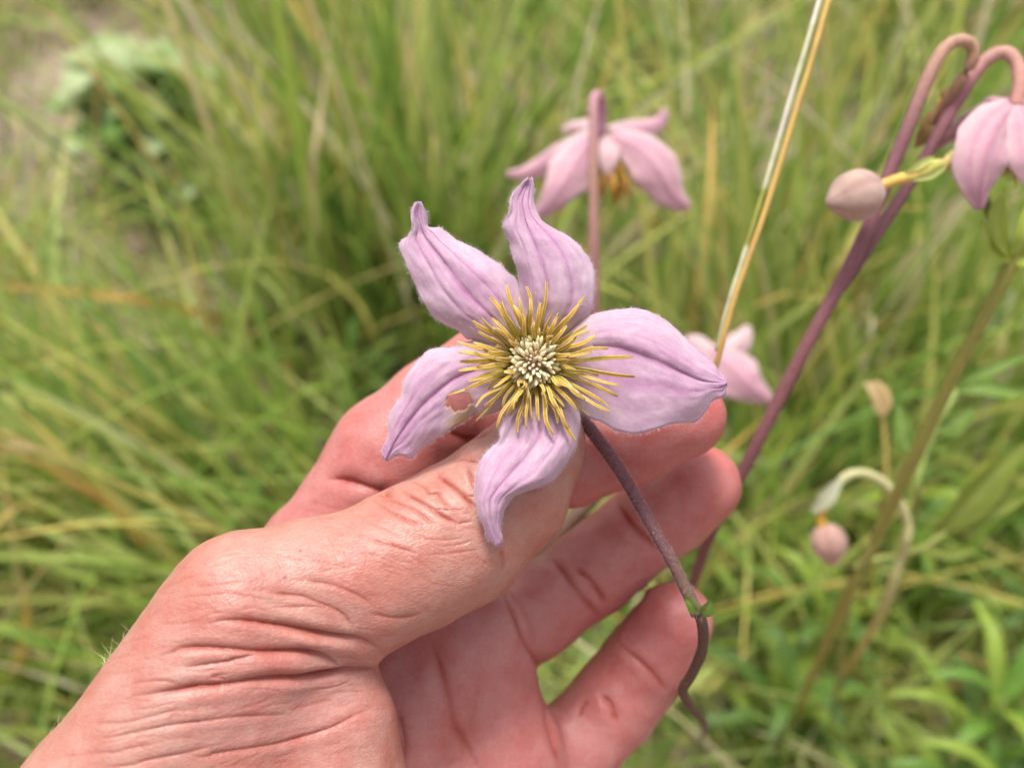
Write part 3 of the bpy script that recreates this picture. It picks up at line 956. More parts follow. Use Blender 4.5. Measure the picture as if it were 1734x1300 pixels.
for td, tl in zip(TEPALS, TEPAL_LABEL):
    me, VG = tepal_mesh('tepal', **td)
    o = link('tepal', me, M_TEPAL, flower)
    if tl:
        o['label'] = tl
    sol = o.modifiers.new('thickness', 'SOLIDIFY')
    sol.thickness = 0.00032
    sol.offset = 0
    # downy margin
    roots, dirs = [], []
    cen = VG.mean((0, 1))
    nrm = RCN @ np.array([0, 0, 1.0])
    for j, jn in ((0, 1), (-1, -2)):
        e = resample(VG[6:, j], 900, False)
        inn = resample(VG[6:, jn], 900, False)
        out = e - inn
        out /= np.linalg.norm(out, axis=1)[:, None] + 1e-9
        roots.append(e - out * 0.0001); dirs.append(out + rng.normal(size=out.shape) * 0.45)
    # and down lying on the face
    ii = rng.integers(8, VG.shape[0] - 1, 1500); jj = rng.integers(1, VG.shape[1] - 1, 1500)
    roots.append(VG[ii, jj] + rng.normal(size=(1500, 3)) * 0.0002 + nrm * 0.0001)
    dirs.append(rng.normal(size=(1500, 3)) * 0.8 + nrm * 0.2)
    roots = np.vstack(roots); dirs = np.vstack(dirs)
    if td.get('hole'):
        hp = td['hole']
        rel = (roots - ORG) @ RCN
        hx = CX + rel[:, 0] / -rel[:, 2] * F; hy = CY - rel[:, 1] / -rel[:, 2] * F
        ok = ((hx - hp[0]) / (hp[2] + 6)) ** 2 + ((hy - hp[1]) / (hp[3] + 6)) ** 2 > 1
        roots, dirs = roots[ok], dirs[ok]
    ln = rng.uniform(0.0003, 0.0009, len(roots))
    ln[-1400:] *= .45
    fz = link('fuzz', hairs_mesh('fuzz', roots, dirs, ln, 0.000033, 0.4, 2), M_FUZZ, o)
    fz['kind'] = 'stuff'
    fz.parent = o
    fz.matrix_parent_inverse = Matrix.Identity(4)
    fz.matrix_parent_inverse = Matrix.Translation(-Vector(flower.location)) @ Matrix.Identity(4)
    o.matrix_parent_inverse = Matrix.Translation(-Vector(flower.location))
    fz.matrix_parent_inverse = Matrix.Identity(4)

# stamens
Z4 = lambda x, y: (740 + x / 4.333, 460 + y / 4.333)
TIPS = [(510, 100), (390, 190), (265, 365), (305, 440), (150, 515), (165, 590), (175, 660), (160, 730), (210, 862), (80, 905), (285, 990), (290, 1090), (440, 1145), (350, 985),
        (590, 1180), (655, 1142), (850, 1190), (885, 1108), (1012, 1235), (962, 1135), (1120, 1055), (1025, 1012), (1265, 1030), (1260, 990), (1320, 912), (1340, 835), (1445, 768),
        (1430, 625), (1252, 562), (1158, 468), (1112, 432), (1098, 396), (1078, 180), (1038, 242), (988, 312), (802, 75), (755, 232), (680, 192), (655, 112), (600, 190), (470, 222),
        (405, 342), (410, 410), (745, 1090), (500, 1060), (540, 990), (1180, 760), (1140, 545), (700, 1090), (1080, 930), (1240, 880), (230, 800), (330, 340), (560, 250), (880, 330)]
SHORT = [(712, 375), (948, 398), (470, 402), (345, 570), (1055, 655), (1060, 905), (905, 840), (598, 840), (630, 860), (495, 735), (300, 700), (622, 312), (270, 520), (430, 640),
         (975, 602), (980, 650), (1040, 890), (770, 905), (660, 930), (415, 850), (850, 470), (530, 500), (1010, 500), (880, 1000), (560, 1010), (1130, 590)]
CEN = np.array([705.0, 662.0])


def stamen(tip, dtip, short, i):
    tip = np.array(tip, float)
    v = tip - CEN
    r = np.linalg.norm(v)
    dirv = v / r
    base = CEN + dirv * 120
    b = P(*Z4(*base), 155.2)
    perp = np.array([-dirv[1], dirv[0]])
    q1, q2 = rng.normal() * 9, rng.normal() * 12
    mid = P(*Z4(*(CEN + dirv * (120 + (r - 120) * 0.4) + perp * q1)), 155.2 + (dtip - 155.2) * 0.75)
    mid2 = P(*Z4(*(CEN + dirv * (120 + (r - 120) * 0.75) + perp * q2)), 155.2 + (dtip - 155.2) * rng.uniform(.95, 1.08))
    t = P(*Z4(*tip), dtip)
    n = 11
    cl = resample([b, mid, mid2, t], n)
    T = np.gradient(cl, axis=0); T /= np.linalg.norm(T, axis=1)[:, None]
    vw = RCN @ np.array([0, 0, 1.0])
    roll = rng.normal() * 0.45
    side = np.cross(T, vw); side /= np.linalg.norm(side, axis=1)[:, None]
    up = np.cross(side, T)
    side = side * math.cos(roll) + up * math.sin(roll)
    up = np.cross(side, T)
    u = np.linspace(0, 1, n)
    w = np.interp(u, [0, .25, .5, .72, .9, 1], [.17, .2, .29, .33, .28, .19]) * 1e-3 * rng.uniform(.8, 1.2)
    rows = []
    prof = [(-1, -.1), (-.82, .32), (-.35, .12), (.35, .12), (.82, .32), (1, -.1), (.5, -.55), (-.5, -.55)]
    K = len(prof)
    for a, h in prof:
        rows.append(cl + side * (w * a)[:, None] + up * (w * h)[:, None])
    V = np.stack(rows, 1).reshape(-1, 3)
    V = np.vstack([V, t + T[-1] * 0.0002, b])
    fs = []
    for k in range(n - 1):
        for j in range(K):
            fs.append((k * K + j, k * K + (j + 1) % K, (k + 1) * K + (j + 1) % K, (k + 1) * K + j))
    for j in range(K):
        fs.append(((n - 1) * K + j, (n - 1) * K + (j + 1) % K, n * K))
        fs.append(((j + 1) % K, j, n * K + 1))
    gold = np.array([0.66, 0.38, 0.02]) * rng.uniform(.8, 1.15)
    green = np.array([0.60, 0.53, 0.06])
    cream = np.array([0.88, 0.76, 0.46])
    brown = np.array([0.33, 0.15, 0.04])
    col = np.zeros((n, K, 3))
    for k in range(n):
        g = np.clip((u[k] - .38) / .3, 0, 1)
        c = green * (1 - g) + gold * g
        for j, (a, h) in enumerate(prof):
            cc = c
            if .8 < abs(a) < .95 and u[k] > (.3 if short else .48):
                cc = cream * .85 + c * .15
            elif abs(a) > .95:
                cc = c * .6
            if u[k] > .93:
                cc = cc * .35 + (brown if rng.random() < .6 else cream) * .65
            col[k, j] = cc
    col = np.vstack([col.reshape(-1, 3), brown * .5 + gold * .5, green])
    me = bpy.data.meshes.new('stamen')
    me.from_pydata(V.tolist(), [], fs)
    setcol(me, col)
    link('stamen', me, M_STAMEN, flower)


for i, t in enumerate(TIPS):
    stamen(t, rng.uniform(148.6, 150.8), False, i)
for i, t in enumerate(SHORT):
    stamen(t, rng.uniform(147.4, 149), True, i)
for i in range(40):
    a = i * 2 * math.pi / 40 + rng.normal() * .05
    r = rng.uniform(280, 440)
    stamen((CEN[0] + math.cos(a) * r, CEN[1] + math.sin(a) * r), rng.uniform(150, 153.5), False, i)

for i in range(60):
    a = i * 2 * math.pi / 60 + rng.normal() * .04
    r = rng.uniform(225, 300)
    stamen((CEN[0] + math.cos(a) * r, CEN[1] + math.sin(a) * r), rng.uniform(152, 154), False, i)


# pistils: a packed head of little clubs
def build_pistils():
    # receptacle dome
    cen = P(*Z4(*CEN), 153.6)
    fw = RCN @ np.array([0, 0, 1.0]); rt = RCN @ np.array([1.0, 0, 0]); up = RCN @ np.array([0, 1.0, 0])
    bm = bmesh.new()
    bmesh.ops.create_uvsphere(bm, u_segments=24, v_segments=14, radius=1)
    rot = Matrix((rt, up, fw)).transposed()
    for v in bm.verts:
        v.co = Vector(cen) + rot @ Vector((v.co.x * 0.0024, v.co.y * 0.0024, v.co.z * 0.0036))
    me = bpy.data.meshes.new('receptacle'); bm.to_mesh(me); bm.free()
    setcol(me, np.tile(np.array([0.3, 0.2, 0.08]), (len(me.vertices), 1)))
    link('receptacle', me, M_PISTIL, flower)
    shapes = []
    for s in range(5):
        n, K = 7, 7
        u = np.linspace(0, 1, n)
        r = np.interp(u, [0, .3, .75, .92, 1], [.2, .24, .36, .33, .14]) * 1e-3 * (0.9 + .06 * s)
        V, cols = [], []
        L = 1.9e-3
        for k in range(n):
            for j in range(K):
                a = 2 * math.pi * j / K
                q = 1 + 0.25 * noise.noise((k * 1.3, math.cos(a) * 1.5 + s * 3, math.sin(a) * 1.5))
                V.append((r[k] * q * math.cos(a) + 0.00012 * math.sin(u[k] * 3 + s), r[k] * q * math.sin(a) * .8, u[k] * L))
        V.append((0.0001 * math.sin(3 + s), 0, L * 1.04))
        fs = [(k * K + j, k * K + (j + 1) % K, (k + 1) * K + (j + 1) % K, (k + 1) * K + j) for k in range(n - 1) for j in range(K)]
        fs += [((n - 1) * K + j, (n - 1) * K + (j + 1) % K, n * K) for j in range(K)]
        for kind in range(3):
            me = bpy.data.meshes.new('pistil')
            me.from_pydata(V, [], fs)
            tipc = [np.array([.78, .68, .34]), np.array([.80, .69, .44]), np.array([.68, .50, .40])][kind]
            basec = [np.array([.45, .42, .12]), np.array([.42, .3, .14]), np.array([.3, .13, .11])][kind]
            c = np.array([basec * (1 - min(1, a * 1.35)) + tipc * min(1, a * 1.35) for a in u for _ in range(K)] + [tipc])
            setcol(me, c)
            shapes.append((kind, me))
    nP = 124
    ga = math.pi * (3 - math.sqrt(5))
    for i in range(nP):
        f = (i + .5) / nP
        th = math.radians(4 + 84 * f ** 0.62)
        ph = i * ga
        th += rng.normal() * .035; ph += rng.normal() * .05
        d = rt * (math.sin(th) * math.cos(ph)) + up * (math.sin(th) * math.sin(ph)) + fw * math.cos(th)
        pos = cen + rt * (math.sin(th) * math.cos(ph) * .0021) + up * (math.sin(th) * math.sin(ph) * .0021) + fw * (math.cos(th) * .0029)
        d = d * .95 + fw * .12 + rng.normal(size=3) * .1
        kind = 2 if f < .1 else (1 if f < .6 else 0)
        if rng.random() < .15:
            kind = 1
        me = random.choice([m for k, m in shapes if k == kind])
        o = link('pistil', me, M_PISTIL, flower)
        sc = .93 * (1.0 if kind == 2 else 1.22) * rng.uniform(.88, 1.12)
        q = Vector(d).to_track_quat('Z', 'Y').to_matrix() @ Matrix.Rotation(rng.uniform(0, 6.28), 3, 'Z')
        mw = Matrix.Translation(Vector(pos)) @ (q @ Matrix.Diagonal((sc * .86, sc * .86, sc * (1.0 if kind == 2 else 1.15)))).to_4x4()
        o.matrix_basis = mw
        o.matrix_parent_inverse = Matrix.Translation(-Vector(flower.location))


build_pistils()


def stem_obj(name, pts, r_mm, parent, cols, nseg=12, n=60, fuzz=0, ground=None, fuzzlen=0.0006):
    """stem along pixel+depth points; optionally runs on down to the ground point"""
    w = [P(*p) for p in pts]
    if ground is not None:
        w = w + [np.array(g) for g in ground]
    c = resample(w, n)
    u = np.linspace(0, 1, n)
    r = np.interp(u, np.linspace(0, 1, len(r_mm)), r_mm) * 1e-3
    r = r * (1 + 0.05 * np.array([noise.noise((a * 30, 1, 2)) for a in u]))
    cols = np.asarray(cols, float)
    cc = np.stack([np.interp(u, np.linspace(0, 1, len(cols)), cols[:, k]) for k in range(3)], 1)
    o = tube(name, c, r, M_STEM, parent, nseg, cc)
    if fuzz:
        i = rng.integers(0, n - 1, fuzz); t = rng.random(fuzz)[:, None]
        ctr = c[i] * (1 - t) + c[i + 1] * t
        T = c[i + 1] - c[i]; T /= np.linalg.norm(T, axis=1)[:, None]
        d = rng.normal(size=(fuzz, 3)); d -= (d * T).sum(1)[:, None] * T; d /= np.linalg.norm(d, axis=1)[:, None]
        fm = hairs_mesh('fuzz', ctr + d * r[i][:, None] * .95, d + rng.normal(size=d.shape) * .4, rng.uniform(.5, 1.1, fuzz) * fuzzlen, 0.000035, .4, 2)
        fo = link('fuzz', fm, M_STEMFUZZ, None)
        fo['kind'] = 'stuff'
        fo.parent = o
        fo.matrix_parent_inverse = Matrix.Identity(4)
        if parent is None:
            fo.matrix_parent_inverse = Matrix.Identity(4)
    return o, c


PURP = np.array([0.20, 0.085, 0.10]); BRN = np.array([0.17, 0.10, 0.07]); GRN = np.array([0.16, 0.2, 0.06])
stem_obj('stem', [(905, 622, 159), (950, 668, 167), (1000, 727, 168), (1050, 797, 167), (1103, 890, 166), (1147, 968, 165), (1182, 1040, 164)],
         (2.0, 1.4, 1.15, 1.08, 1.0, .95, 1.2), flower, [PURP, PURP * .9, PURP * .8, PURP * .8, PURP * .7, PURP * .4 + BRN * .3, BRN * .6 + GRN * .2], 14, 60, 3600)
stem_obj('stem', [(1183, 1035, 164), (1190, 1060, 166), (1189, 1100, 171), (1171, 1142, 177), (1156, 1168, 182), (1170, 1195, 191), (1190, 1220, 215), (1192, 1240, 290)],
         (1.0, .8, .78, .85, 1), flower, [BRN * .7, BRN * .8, BRN], 10, 200, 700, [P(1186, 1255, 400), G(1180, 1262)])


def leaf_mesh(name, mid, width, normal, col, col2, nu=14, nv=7, fold=0.25, shape=None, wave=0.06, seed=0.0, tipw=0.0):
    """leaf along a world polyline; width in metres"""
    m = resample(mid, nu)
    T = np.gradient(m, axis=0); T /= np.linalg.norm(T, axis=1)[:, None]
    nrm = np.asarray(normal, float); nrm = nrm / np.linalg.norm(nrm)
    sd = np.cross(T, nrm); sd /= np.linalg.norm(sd, axis=1)[:, None] + 1e-9
    up = np.cross(sd, T)
    u = np.linspace(0, 1, nu)
    if shape is None:
        shape = ([0, .12, .4, .7, .9, 1], [.12, .6, 1, .75, .33, .02])
    w = np.interp(u, *shape) * width * .5
    v = np.linspace(-1, 1, nv)
    V = []
    C2 = []
    L = np.linalg.norm(m[-1] - m[0])
    for i in range(nu):
        for t in v:
            k = noise.noise((u[i] * 4 + seed, t * 2, seed * 1.7))
            V.append(m[i] + sd[i] * w[i] * t + up[i] * (abs(t) * w[i] * fold + k * wave * width))
            g = math.exp(-(t / .13) ** 2) * .5 + .25 * max(0, k)
            C2.append(np.asarray(col) * (1 - g) + np.asarray(col2) * g)
    idx = np.arange(nu * nv).reshape(nu, nv)
    Q = np.stack([idx[:-1, :-1], idx[1:, :-1], idx[1:, 1:], idx[:-1, 1:]], -1).reshape(-1, 4)
    me = bpy.data.meshes.new(name)
    me.from_pydata([tuple(p) for p in V], [], Q.tolist())
    setcol(me, np.array(C2))
    return me


VIEW = RCN @ np.array([0, 0, 1.0])
LG = np.array([0.13, 0.22, 0.03]); LG2 = np.array([0.28, 0.36, 0.1]); LD = np.array([0.06, 0.13, 0.02])


def leaf(parent, pts, wmm, col=LG, col2=LG2, normal=None, name='leaf', **kw):
    me = leaf_mesh(name, [P(*p) for p in pts], wmm * 1e-3, VIEW if normal is None else normal, col, col2, seed=rng.uniform(0, 50), **kw)
    return link(name, me, M_LEAF, parent)


# two tiny leaves at the joint of the stem
leaf(flower, [(1180, 1042, 163.5), (1172, 1028, 162.5), (1164, 1015, 162), (1161, 1008, 161.5)], 1.8)
leaf(flower, [(1187, 1042, 163.5), (1197, 1032, 162.5), (1202, 1022, 162), (1203, 1014, 161.5)], 2.6)


# ------------------------------------------------------------------ other flowers of the plant
ROSE = np.array([0.56, 0.31, 0.37]); ROSE_P = np.array([0.70, 0.50, 0.50]); ROSE_V = np.array([0.45, 0.15, 0.28])


def strip_tepal(parent, pts, widths, col=ROSE, colp=ROSE_P, cup=0.35, seed=0.0, vein=.7):
    """tepal seen from outside: midline of pixel+depth, widths in pixels"""
    w = resample([P(*p) for p in pts], 30)
    d = np.interp(np.linspace(0, 1, 30), np.linspace(0, 1, len(pts)), [p[2] for p in pts])
    wd = np.interp(np.linspace(0, 1, 30), np.linspace(0, 1, len(widths)), widths) * d / F * 1e-3 * .5
    T = np.gradient(w, axis=0); T /= np.linalg.norm(T, axis=1)[:, None]
    sd = np.cross(T, VIEW); sd /= np.linalg.norm(sd, axis=1)[:, None] + 1e-9
    up = np.cross(sd, T)
    v = np.linspace(-1, 1, 15)
    V, cols = [], []
    for i in range(30):
        for t in v:
            k = noise.noise((i * .2 + seed, t * 2, seed))
            V.append(w[i] + sd[i] * wd[i] * t - up[i] * wd[i] * (cup * t * t - .12 * math.exp(-(t / .12) ** 2) + .15 * k * abs(t)))
            g = sum(s * math.exp(-((t - c) / .11) ** 2) for c, s in ((0, .55), (-.45, .4), (.45, .4))) * vein
            e = np.clip(abs(t) ** 3 * .7 + .3 * k + .35 * (1 - i / 29), 0, 1)
            c = col * (1 - e) + colp * e
            cols.append(c * (1 - g) + ROSE_V * g)
    idx = np.arange(30 * 15).reshape(30, 15)
    Q = np.stack([idx[:-1, :-1], idx[1:, :-1], idx[1:, 1:], idx[:-1, 1:]], -1).reshape(-1, 4)
    me = bpy.data.meshes.new('tepal')
    me.from_pydata([tuple(p) for p in V], [], Q.tolist())
    setcol(me, np.array(cols))
    o = link('tepal', me, M_TEPAL, parent)
    s = o.modifiers.new('thickness', 'SOLIDIFY'); s.thickness = 0.00035; s.offset = 0
    return o


def simple_stamens(parent, base, direction, n, length, spread, name='stamen'):
    base = np.asarray(base); direction = np.asarray(direction, float); direction /= np.linalg.norm(direction)
    for i in range(n):
        d = direction + rng.normal(size=3) * spread
        d /= np.linalg.norm(d)
        L = length * rng.uniform(.75, 1.1)
        pts = [base + d * L * t + direction * L * .1 * t * t for t in np.linspace(0, 1, 5)]
        cols = [np.array([.45, .38, .06]), np.array([.58, .36, .05]), np.array([.6, .33, .05]), np.array([.62, .36, .07]), np.array([.5, .26, .06])]
        tube(name, pts, np.array([.3, .36, .42, .36, .12]) * 1e-3, M_STAMEN, parent, 5, cols)


# the flower nodding behind the held one, seen from behind its own stem
f2 = empty('flower', tuple(P(1015, 230, 305)), 'nodding pink flower hanging behind a straight purple stem, beyond the held flower', 'flower', 'nodding flowers of the plant')
strip_tepal(f2, [(1015, 225, 305), (985, 262, 296), (955, 310, 292), (925, 350, 294), (900, 372, 298)], (30, 70, 84, 46, 8), seed=1.1)
strip_tepal(f2, [(1020, 225, 305), (975, 250, 310), (930, 275, 313), (890, 292, 315), (858, 294, 316)], (26, 42, 46, 30, 8), seed=2.1)
strip_tepal(f2, [(1035, 228, 303), (1085, 255, 297), (1115, 290, 295), (1140, 330, 297), (1168, 352, 300)], (34, 66, 86, 62, 14), seed=3.1)
strip_tepal(f2, [(1035, 225, 307), (1070, 222, 315), (1100, 215, 320), (1118, 205, 322), (1128, 186, 322)], (28, 40, 42, 30, 10), seed=4.1)
strip_tepal(f2, [(1020, 222, 308), (995, 215, 318), (970, 215, 324), (952, 222, 326)], (26, 34, 30, 10), seed=5.1, col=ROSE_P)
strip_tepal(f2, [(1030, 230, 303), (1030, 255, 298), (1030, 280, 297), (1030, 300, 298)], (20, 40, 34, 10), seed=6.1, col=ROSE_P)
simple_stamens(f2, P(1036, 262, 302), RCN @ np.array([0.1, -1, 0.15]), 60, 0.0135, .36)
stem_obj('stem', [(1018, 232, 304), (1020, 200, 303), (1018, 172, 300), (1011, 160, 295), (1005, 175, 292), (1005, 230, 291), (1005, 330, 291), (1006, 450, 292), (1004, 620, 300)],
         (1.4, 1.6, 1.7, 1.7, 1.5, 1.4, 1.4, 1.4, 1.4, 1.5, 1.6), f2, [ROSE_V * .8 + .1, np.array([.36, .2, .15]), PURP * 1.1] + [PURP * .85] * 4 + [BRN] * 4, 12, 200, 900,
         [P(985, 900, 350), G(940, 1150)])

# small flower half hidden behind the right tepal
f3 = empty('flower', tuple(P(1225, 620, 335)), 'small pale pink flower half hidden behind the right tepal and the straw', 'flower', 'nodding flowers of the plant')
strip_tepal(f3, [(1205, 590, 340), (1235, 620, 334), (1265, 650, 332), (1295, 672, 334), (1303, 682, 335)], (30, 70, 84, 50, 16), seed=8.1)
strip_tepal(f3, [(1215, 600, 340), (1240, 590, 342), (1258, 575, 344), (1268, 552, 346)], (26, 40, 40, 12), seed=9.1, col=ROSE_P)
strip_tepal(f3, [(1205, 600, 340), (1190, 590, 342), (1175, 580, 344), (1160, 575, 345)], (26, 34, 34, 12), seed=10.1, col=ROSE_P)
strip_tepal(f3, [(1205, 605, 340), (1200, 640, 338), (1205, 670, 338), (1215, 690, 340)], (26, 50, 46, 12), seed=11.1)
simple_stamens(f3, P(1212, 612, 343), RCN @ np.array([0, -1, -0.2]), 16, 0.010, .4)
stem_obj('stem', [(1208, 600, 340), (1200, 585, 342), (1190, 590, 346), (1180, 640, 350), (1170, 760, 360)], (1.3, 1.3, 1.3, 1.4), f3, [PURP * 1.3, PURP, BRN], 8, 30, 0,
         [G(1120, 1100)])

# right-hand plant: arching stems, bud, nodding flower
f4 = empty('flower', tuple(P(1705, 160, 212)), 'nodding pink striped flower on an arching purple stem, above green lobed bracts', 'flower', 'nodding flowers of the plant')
strip_tepal(f4, [(1716, 178, 212), (1690, 210, 206), (1668, 260, 203), (1660, 310, 204), (1660, 355, 207)], (34, 78, 104, 86, 14), seed=12.1, vein=.9)
strip_tepal(f4, [(1712, 180, 214), (1668, 192, 219), (1630, 215, 222), (1600, 235, 224), (1570, 262, 226)], (26, 34, 32, 22, 8), seed=13.1)
strip_tepal(f4, [(1705, 172, 214), (1680, 172, 218), (1665, 178, 220), (1655, 182, 222)], (26, 22, 16, 8), seed=14.1)
strip_tepal(f4, [(1725, 178, 211), (1740, 215, 206), (1752, 270, 204), (1756, 330, 206)], (34, 70, 86, 14), seed=15.1)
strip_tepal(f4, [(1725, 178, 214), (1770, 205, 218), (1815, 240, 222), (1850, 290, 226)], (30, 60, 70, 14), seed=16.1)
simple_stamens(f4, P(1716, 205, 212), RCN @ np.array([0.02, -1, 0.0]), 26, 0.0125, .25)
stem_obj('stem', [(1720, 180, 212), (1727, 140, 212), (1722, 108, 213), (1705, 90, 214), (1680, 95, 215), (1650, 125, 216), (1610, 190, 218), (1560, 280, 219), (1505, 365, 219), (1456, 440, 217), (1424, 488, 215)],
         (1.5, 1.5, 1.5, 1.5, 1.45, 1.4, 1.4, 1.4, 1.4, 1.3), f4, [np.array([.5, .24, .2]), np.array([.45, .25, .2]), np.array([.4, .18, .2]), PURP, PURP * .95, PURP * .9, PURP * .85], 12, 120, 1200)

f5 = empty('flower_bud', tuple(P(1600, 100, 208)), 'arching purple stem hooked over with a dried brown flower hanging close to it', 'flower')
stem_obj('stem', [(1560, 232, 224), (1590, 190, 220), (1625, 140, 214), (1648, 100, 211), (1646, 76, 210), (1625, 68, 209), (1600, 82, 209), (1572, 130, 209), (1540, 210, 210), (1500, 310, 212), (1450, 430, 214), (1390, 540, 216), (1330, 655, 220), (1262, 790, 226), (1200, 910, 240)],
         (1.2, 1.45, 1.6, 1.55, 1.5, 1.45, 1.45, 1.4, 1.4, 1.4, 1.4, 1.4, 1.4, 1.4), f5,
         [np.array([.3, .15, .08]), np.array([.44, .26, .18])] + [PURP * 1.1] * 2 + [PURP * np.array([1, .95, .85])] * 5 + [PURP * np.array([.85, .85, .7])] * 4 + [BRN] * 8, 14, 260, 2200,
         [P(1150, 1040, 300), G(1060, 1220)])
for k, (a, b) in enumerate((((1588, 185), (1558, 240)), ((1596, 190), (1572, 232)), ((1580, 190), (1550, 252)), ((1602, 165), (1590, 195)), ((1610, 150), (1600, 180)))):
    me = leaf_mesh('dry_tepal', [P(a[0], a[1], 222), P((a[0] + b[0]) / 2 + 5, (a[1] + b[1]) / 2, 221), P(b[0], b[1], 224)], .0034 + .0005 * k, VIEW,
                   np.array([.3, .18, .07]) if k != 3 else np.array([.5, .33, .06]), np.array([.42, .28, .1]), seed=k * 3.3)
    link('dry_tepal', me, M_LEAF, f5)

# round closed bud
bud = empty('flower_bud', tuple(P(1448, 332, 204)), 'round closed pinkish beige bud on a short yellowish stalk crossing the purple stems', 'bud')
def bud_mesh(cpx, cpy, d, rpx, axis2d, c1, c2, nseg=5):
    c = P(cpx, cpy, d)
    r = rpx * d / F * 1e-3
    ax = RCN @ np.array([axis2d[0], -axis2d[1], 0.25]); ax /= np.linalg.norm(ax)
    s = np.cross(ax, VIEW); s /= np.linalg.norm(s); t = np.cross(ax, s)
    nu, nv = 22, 40
    V, cols = [], []
    for i in range(nu):
        a = math.pi * i / (nu - 1)
        z = -math.cos(a); rr = math.sin(a)
        rr *= 1 - .06 * max(0, z) ** 2
        if z > .86: z += (z - .86) * 1.5
        for j in range(nv):
            b = 2 * math.pi * j / nv
            seam = abs(math.cos(b * nseg / 2)) ** 12
            k = 1 - .07 * seam * rr
            V.append(c + r * (ax * z * 1.08 + (s * math.cos(b) + t * math.sin(b)) * rr * k))
            g = seam * .45 + .2 * noise.noise((math.cos(b) * 3, math.sin(b) * 3, z * 2))
            cols.append(c1 * (1 - g) + c2 * g)
    idx = np.arange(nu * nv).reshape(nu, nv)
    jn = (np.arange(nv) + 1) % nv
    Q = np.stack([idx[:-1], idx[1:], idx[1:][:, jn], idx[:-1][:, jn]], -1).reshape(-1, 4)
    me = bpy.data.meshes.new('bud_head')
    me.from_pydata([tuple(p) for p in V], [], Q.tolist())
    setcol(me, np.array(cols))
    return me
link('bud_head', bud_mesh(1450, 331, 204, 44, (-1, .3), np.array([.52, .36, .3]), np.array([.36, .18, .18])), M_TEPAL, bud)
stem_obj('stem', [(1488, 316, 204), (1520, 304, 204), (1555, 296, 204), (1580, 282, 205), (1600, 280, 208)], (1.1, 1.2, 1.4, 1.5, 1.3), bud,
         [np.array([.62, .38, .1]), np.array([.58, .4, .1]), np.array([.4, .4, .1]), np.array([.55, .4, .15])], 10, 24, 300)
for pts, w in (([(1530, 296, 203), (1560, 276, 202), (1585, 264, 203)], 1.5), ([(1545, 306, 203), (1580, 296, 202), (1605, 280, 203)], 1.6)):
    leaf(bud, pts, w, np.array([.34, .38, .1]), np.array([.5, .5, .2]))
stem_obj('stem', [(1600, 280, 208), (1620, 262, 214), (1650, 290, 222), (1700, 430, 228)], (1.2, 1.1, 1.1), bud, [np.array([.5, .4, .15]), GRN, GRN], 8, 24)

# leafy stem behind, with bracts at the joint
lp = empty('bract_plant', tuple(G(1330, 1250)), 'olive green stem with a whorl of lobed bracts at its joint under the nodding flower', 'plant stem')
stem_obj('stem', [(1760, 380, 226), (1722, 432, 228), (1700, 470, 230), (1650, 570, 236), (1600, 665, 244), (1545, 780, 256), (1480, 920, 280), (1420, 1040, 310)], (1.5, 1.8, 1.7, 1.6, 1.6), lp,
         [np.array([.26, .25, .06]), np.array([.32, .28, .07]), np.array([.28, .24, .06]), np.array([.2, .17, .06])], 10, 60, 0, [G(1330, 1250)])
for pts, w in (([(1712, 438, 228), (1694, 410, 225), (1688, 370, 222), (1700, 320, 222)], 6), ([(1712, 440, 228), (1680, 425, 224), (1668, 400, 222), (1664, 372, 222)], 5.5),
               ([(1715, 440, 228), (1735, 400, 224), (1745, 350, 224), (1750, 330, 224)], 5), ([(1715, 445, 228), (1745, 430, 226), (1780, 410, 225)], 7)):
    leaf(lp, pts, w, np.array([.38, .46, .07]), np.array([.52, .55, .18]), fold=.25, normal=VIEW * .6 + np.array([0, 0, .8]))

# drooping dried bud with its hooked stalk
db = empty('dried_bud', tuple(P(1400, 915, 300)), 'small dried pinkish bud hanging from a hooked pale stalk among the leaves', 'bud')
link('bud_head', bud_mesh(1404, 918, 300, 30, (.15, 1), np.array([.56, .34, .28]), np.array([.36, .16, .14])), M_TEPAL, db)
stem_obj('stem', [(1393, 892, 300), (1390, 876, 300), (1396, 860, 300)], (1.5, 1.4, 1.3), db, [np.array([.55, .3, .05])] * 2, 8, 12)
leaf(db, [(1375, 868, 298), (1395, 848, 297), (1412, 825, 297), (1425, 808, 298)], 5.5, np.array([.5, .5, .34]), np.array([.6, .6, .45]))
stem_obj('stem', [(1400, 850, 300), (1425, 812, 300), (1455, 800, 300), (1490, 812, 301), (1520, 845, 303), (1538, 890, 306), (1530, 930, 310)], (1.4, 1.6, 1.7, 1.8, 1.7), db,
         [np.array([.5, .48, .25]), np.array([.5, .42, .15]), np.array([.45, .3, .1]), np.array([.3, .22, .08])], 10, 120, 0, [P(1480, 1060, 350), G(1400, 1180)])
# pale dry curled flower head
dc = empty('dried_flower_head', tuple(P(1480, 665, 330)), 'pale orange dried flower head curled at the tip of a thin stem', 'dried flower')
for k, (pts, w) in enumerate((([(1494, 705, 330), (1490, 680, 328), (1478, 658, 327), (1462, 648, 328)], 6), ([(1494, 705, 332), (1498, 680, 331), (1490, 655, 331), (1472, 645, 332)], 5))):
    leaf(dc, pts, w, np.array([.6, .42, .2]), np.array([.7, .55, .36]), name='dry_tepal')
stem_obj('stem', [(1494, 700, 331), (1499, 740, 334), (1500, 790, 340), (1490, 880, 352)], (1, 1, 1), dc, [np.array([.3, .24, .06])] * 2, 8, 20, 0, [G(1440, 1130)])

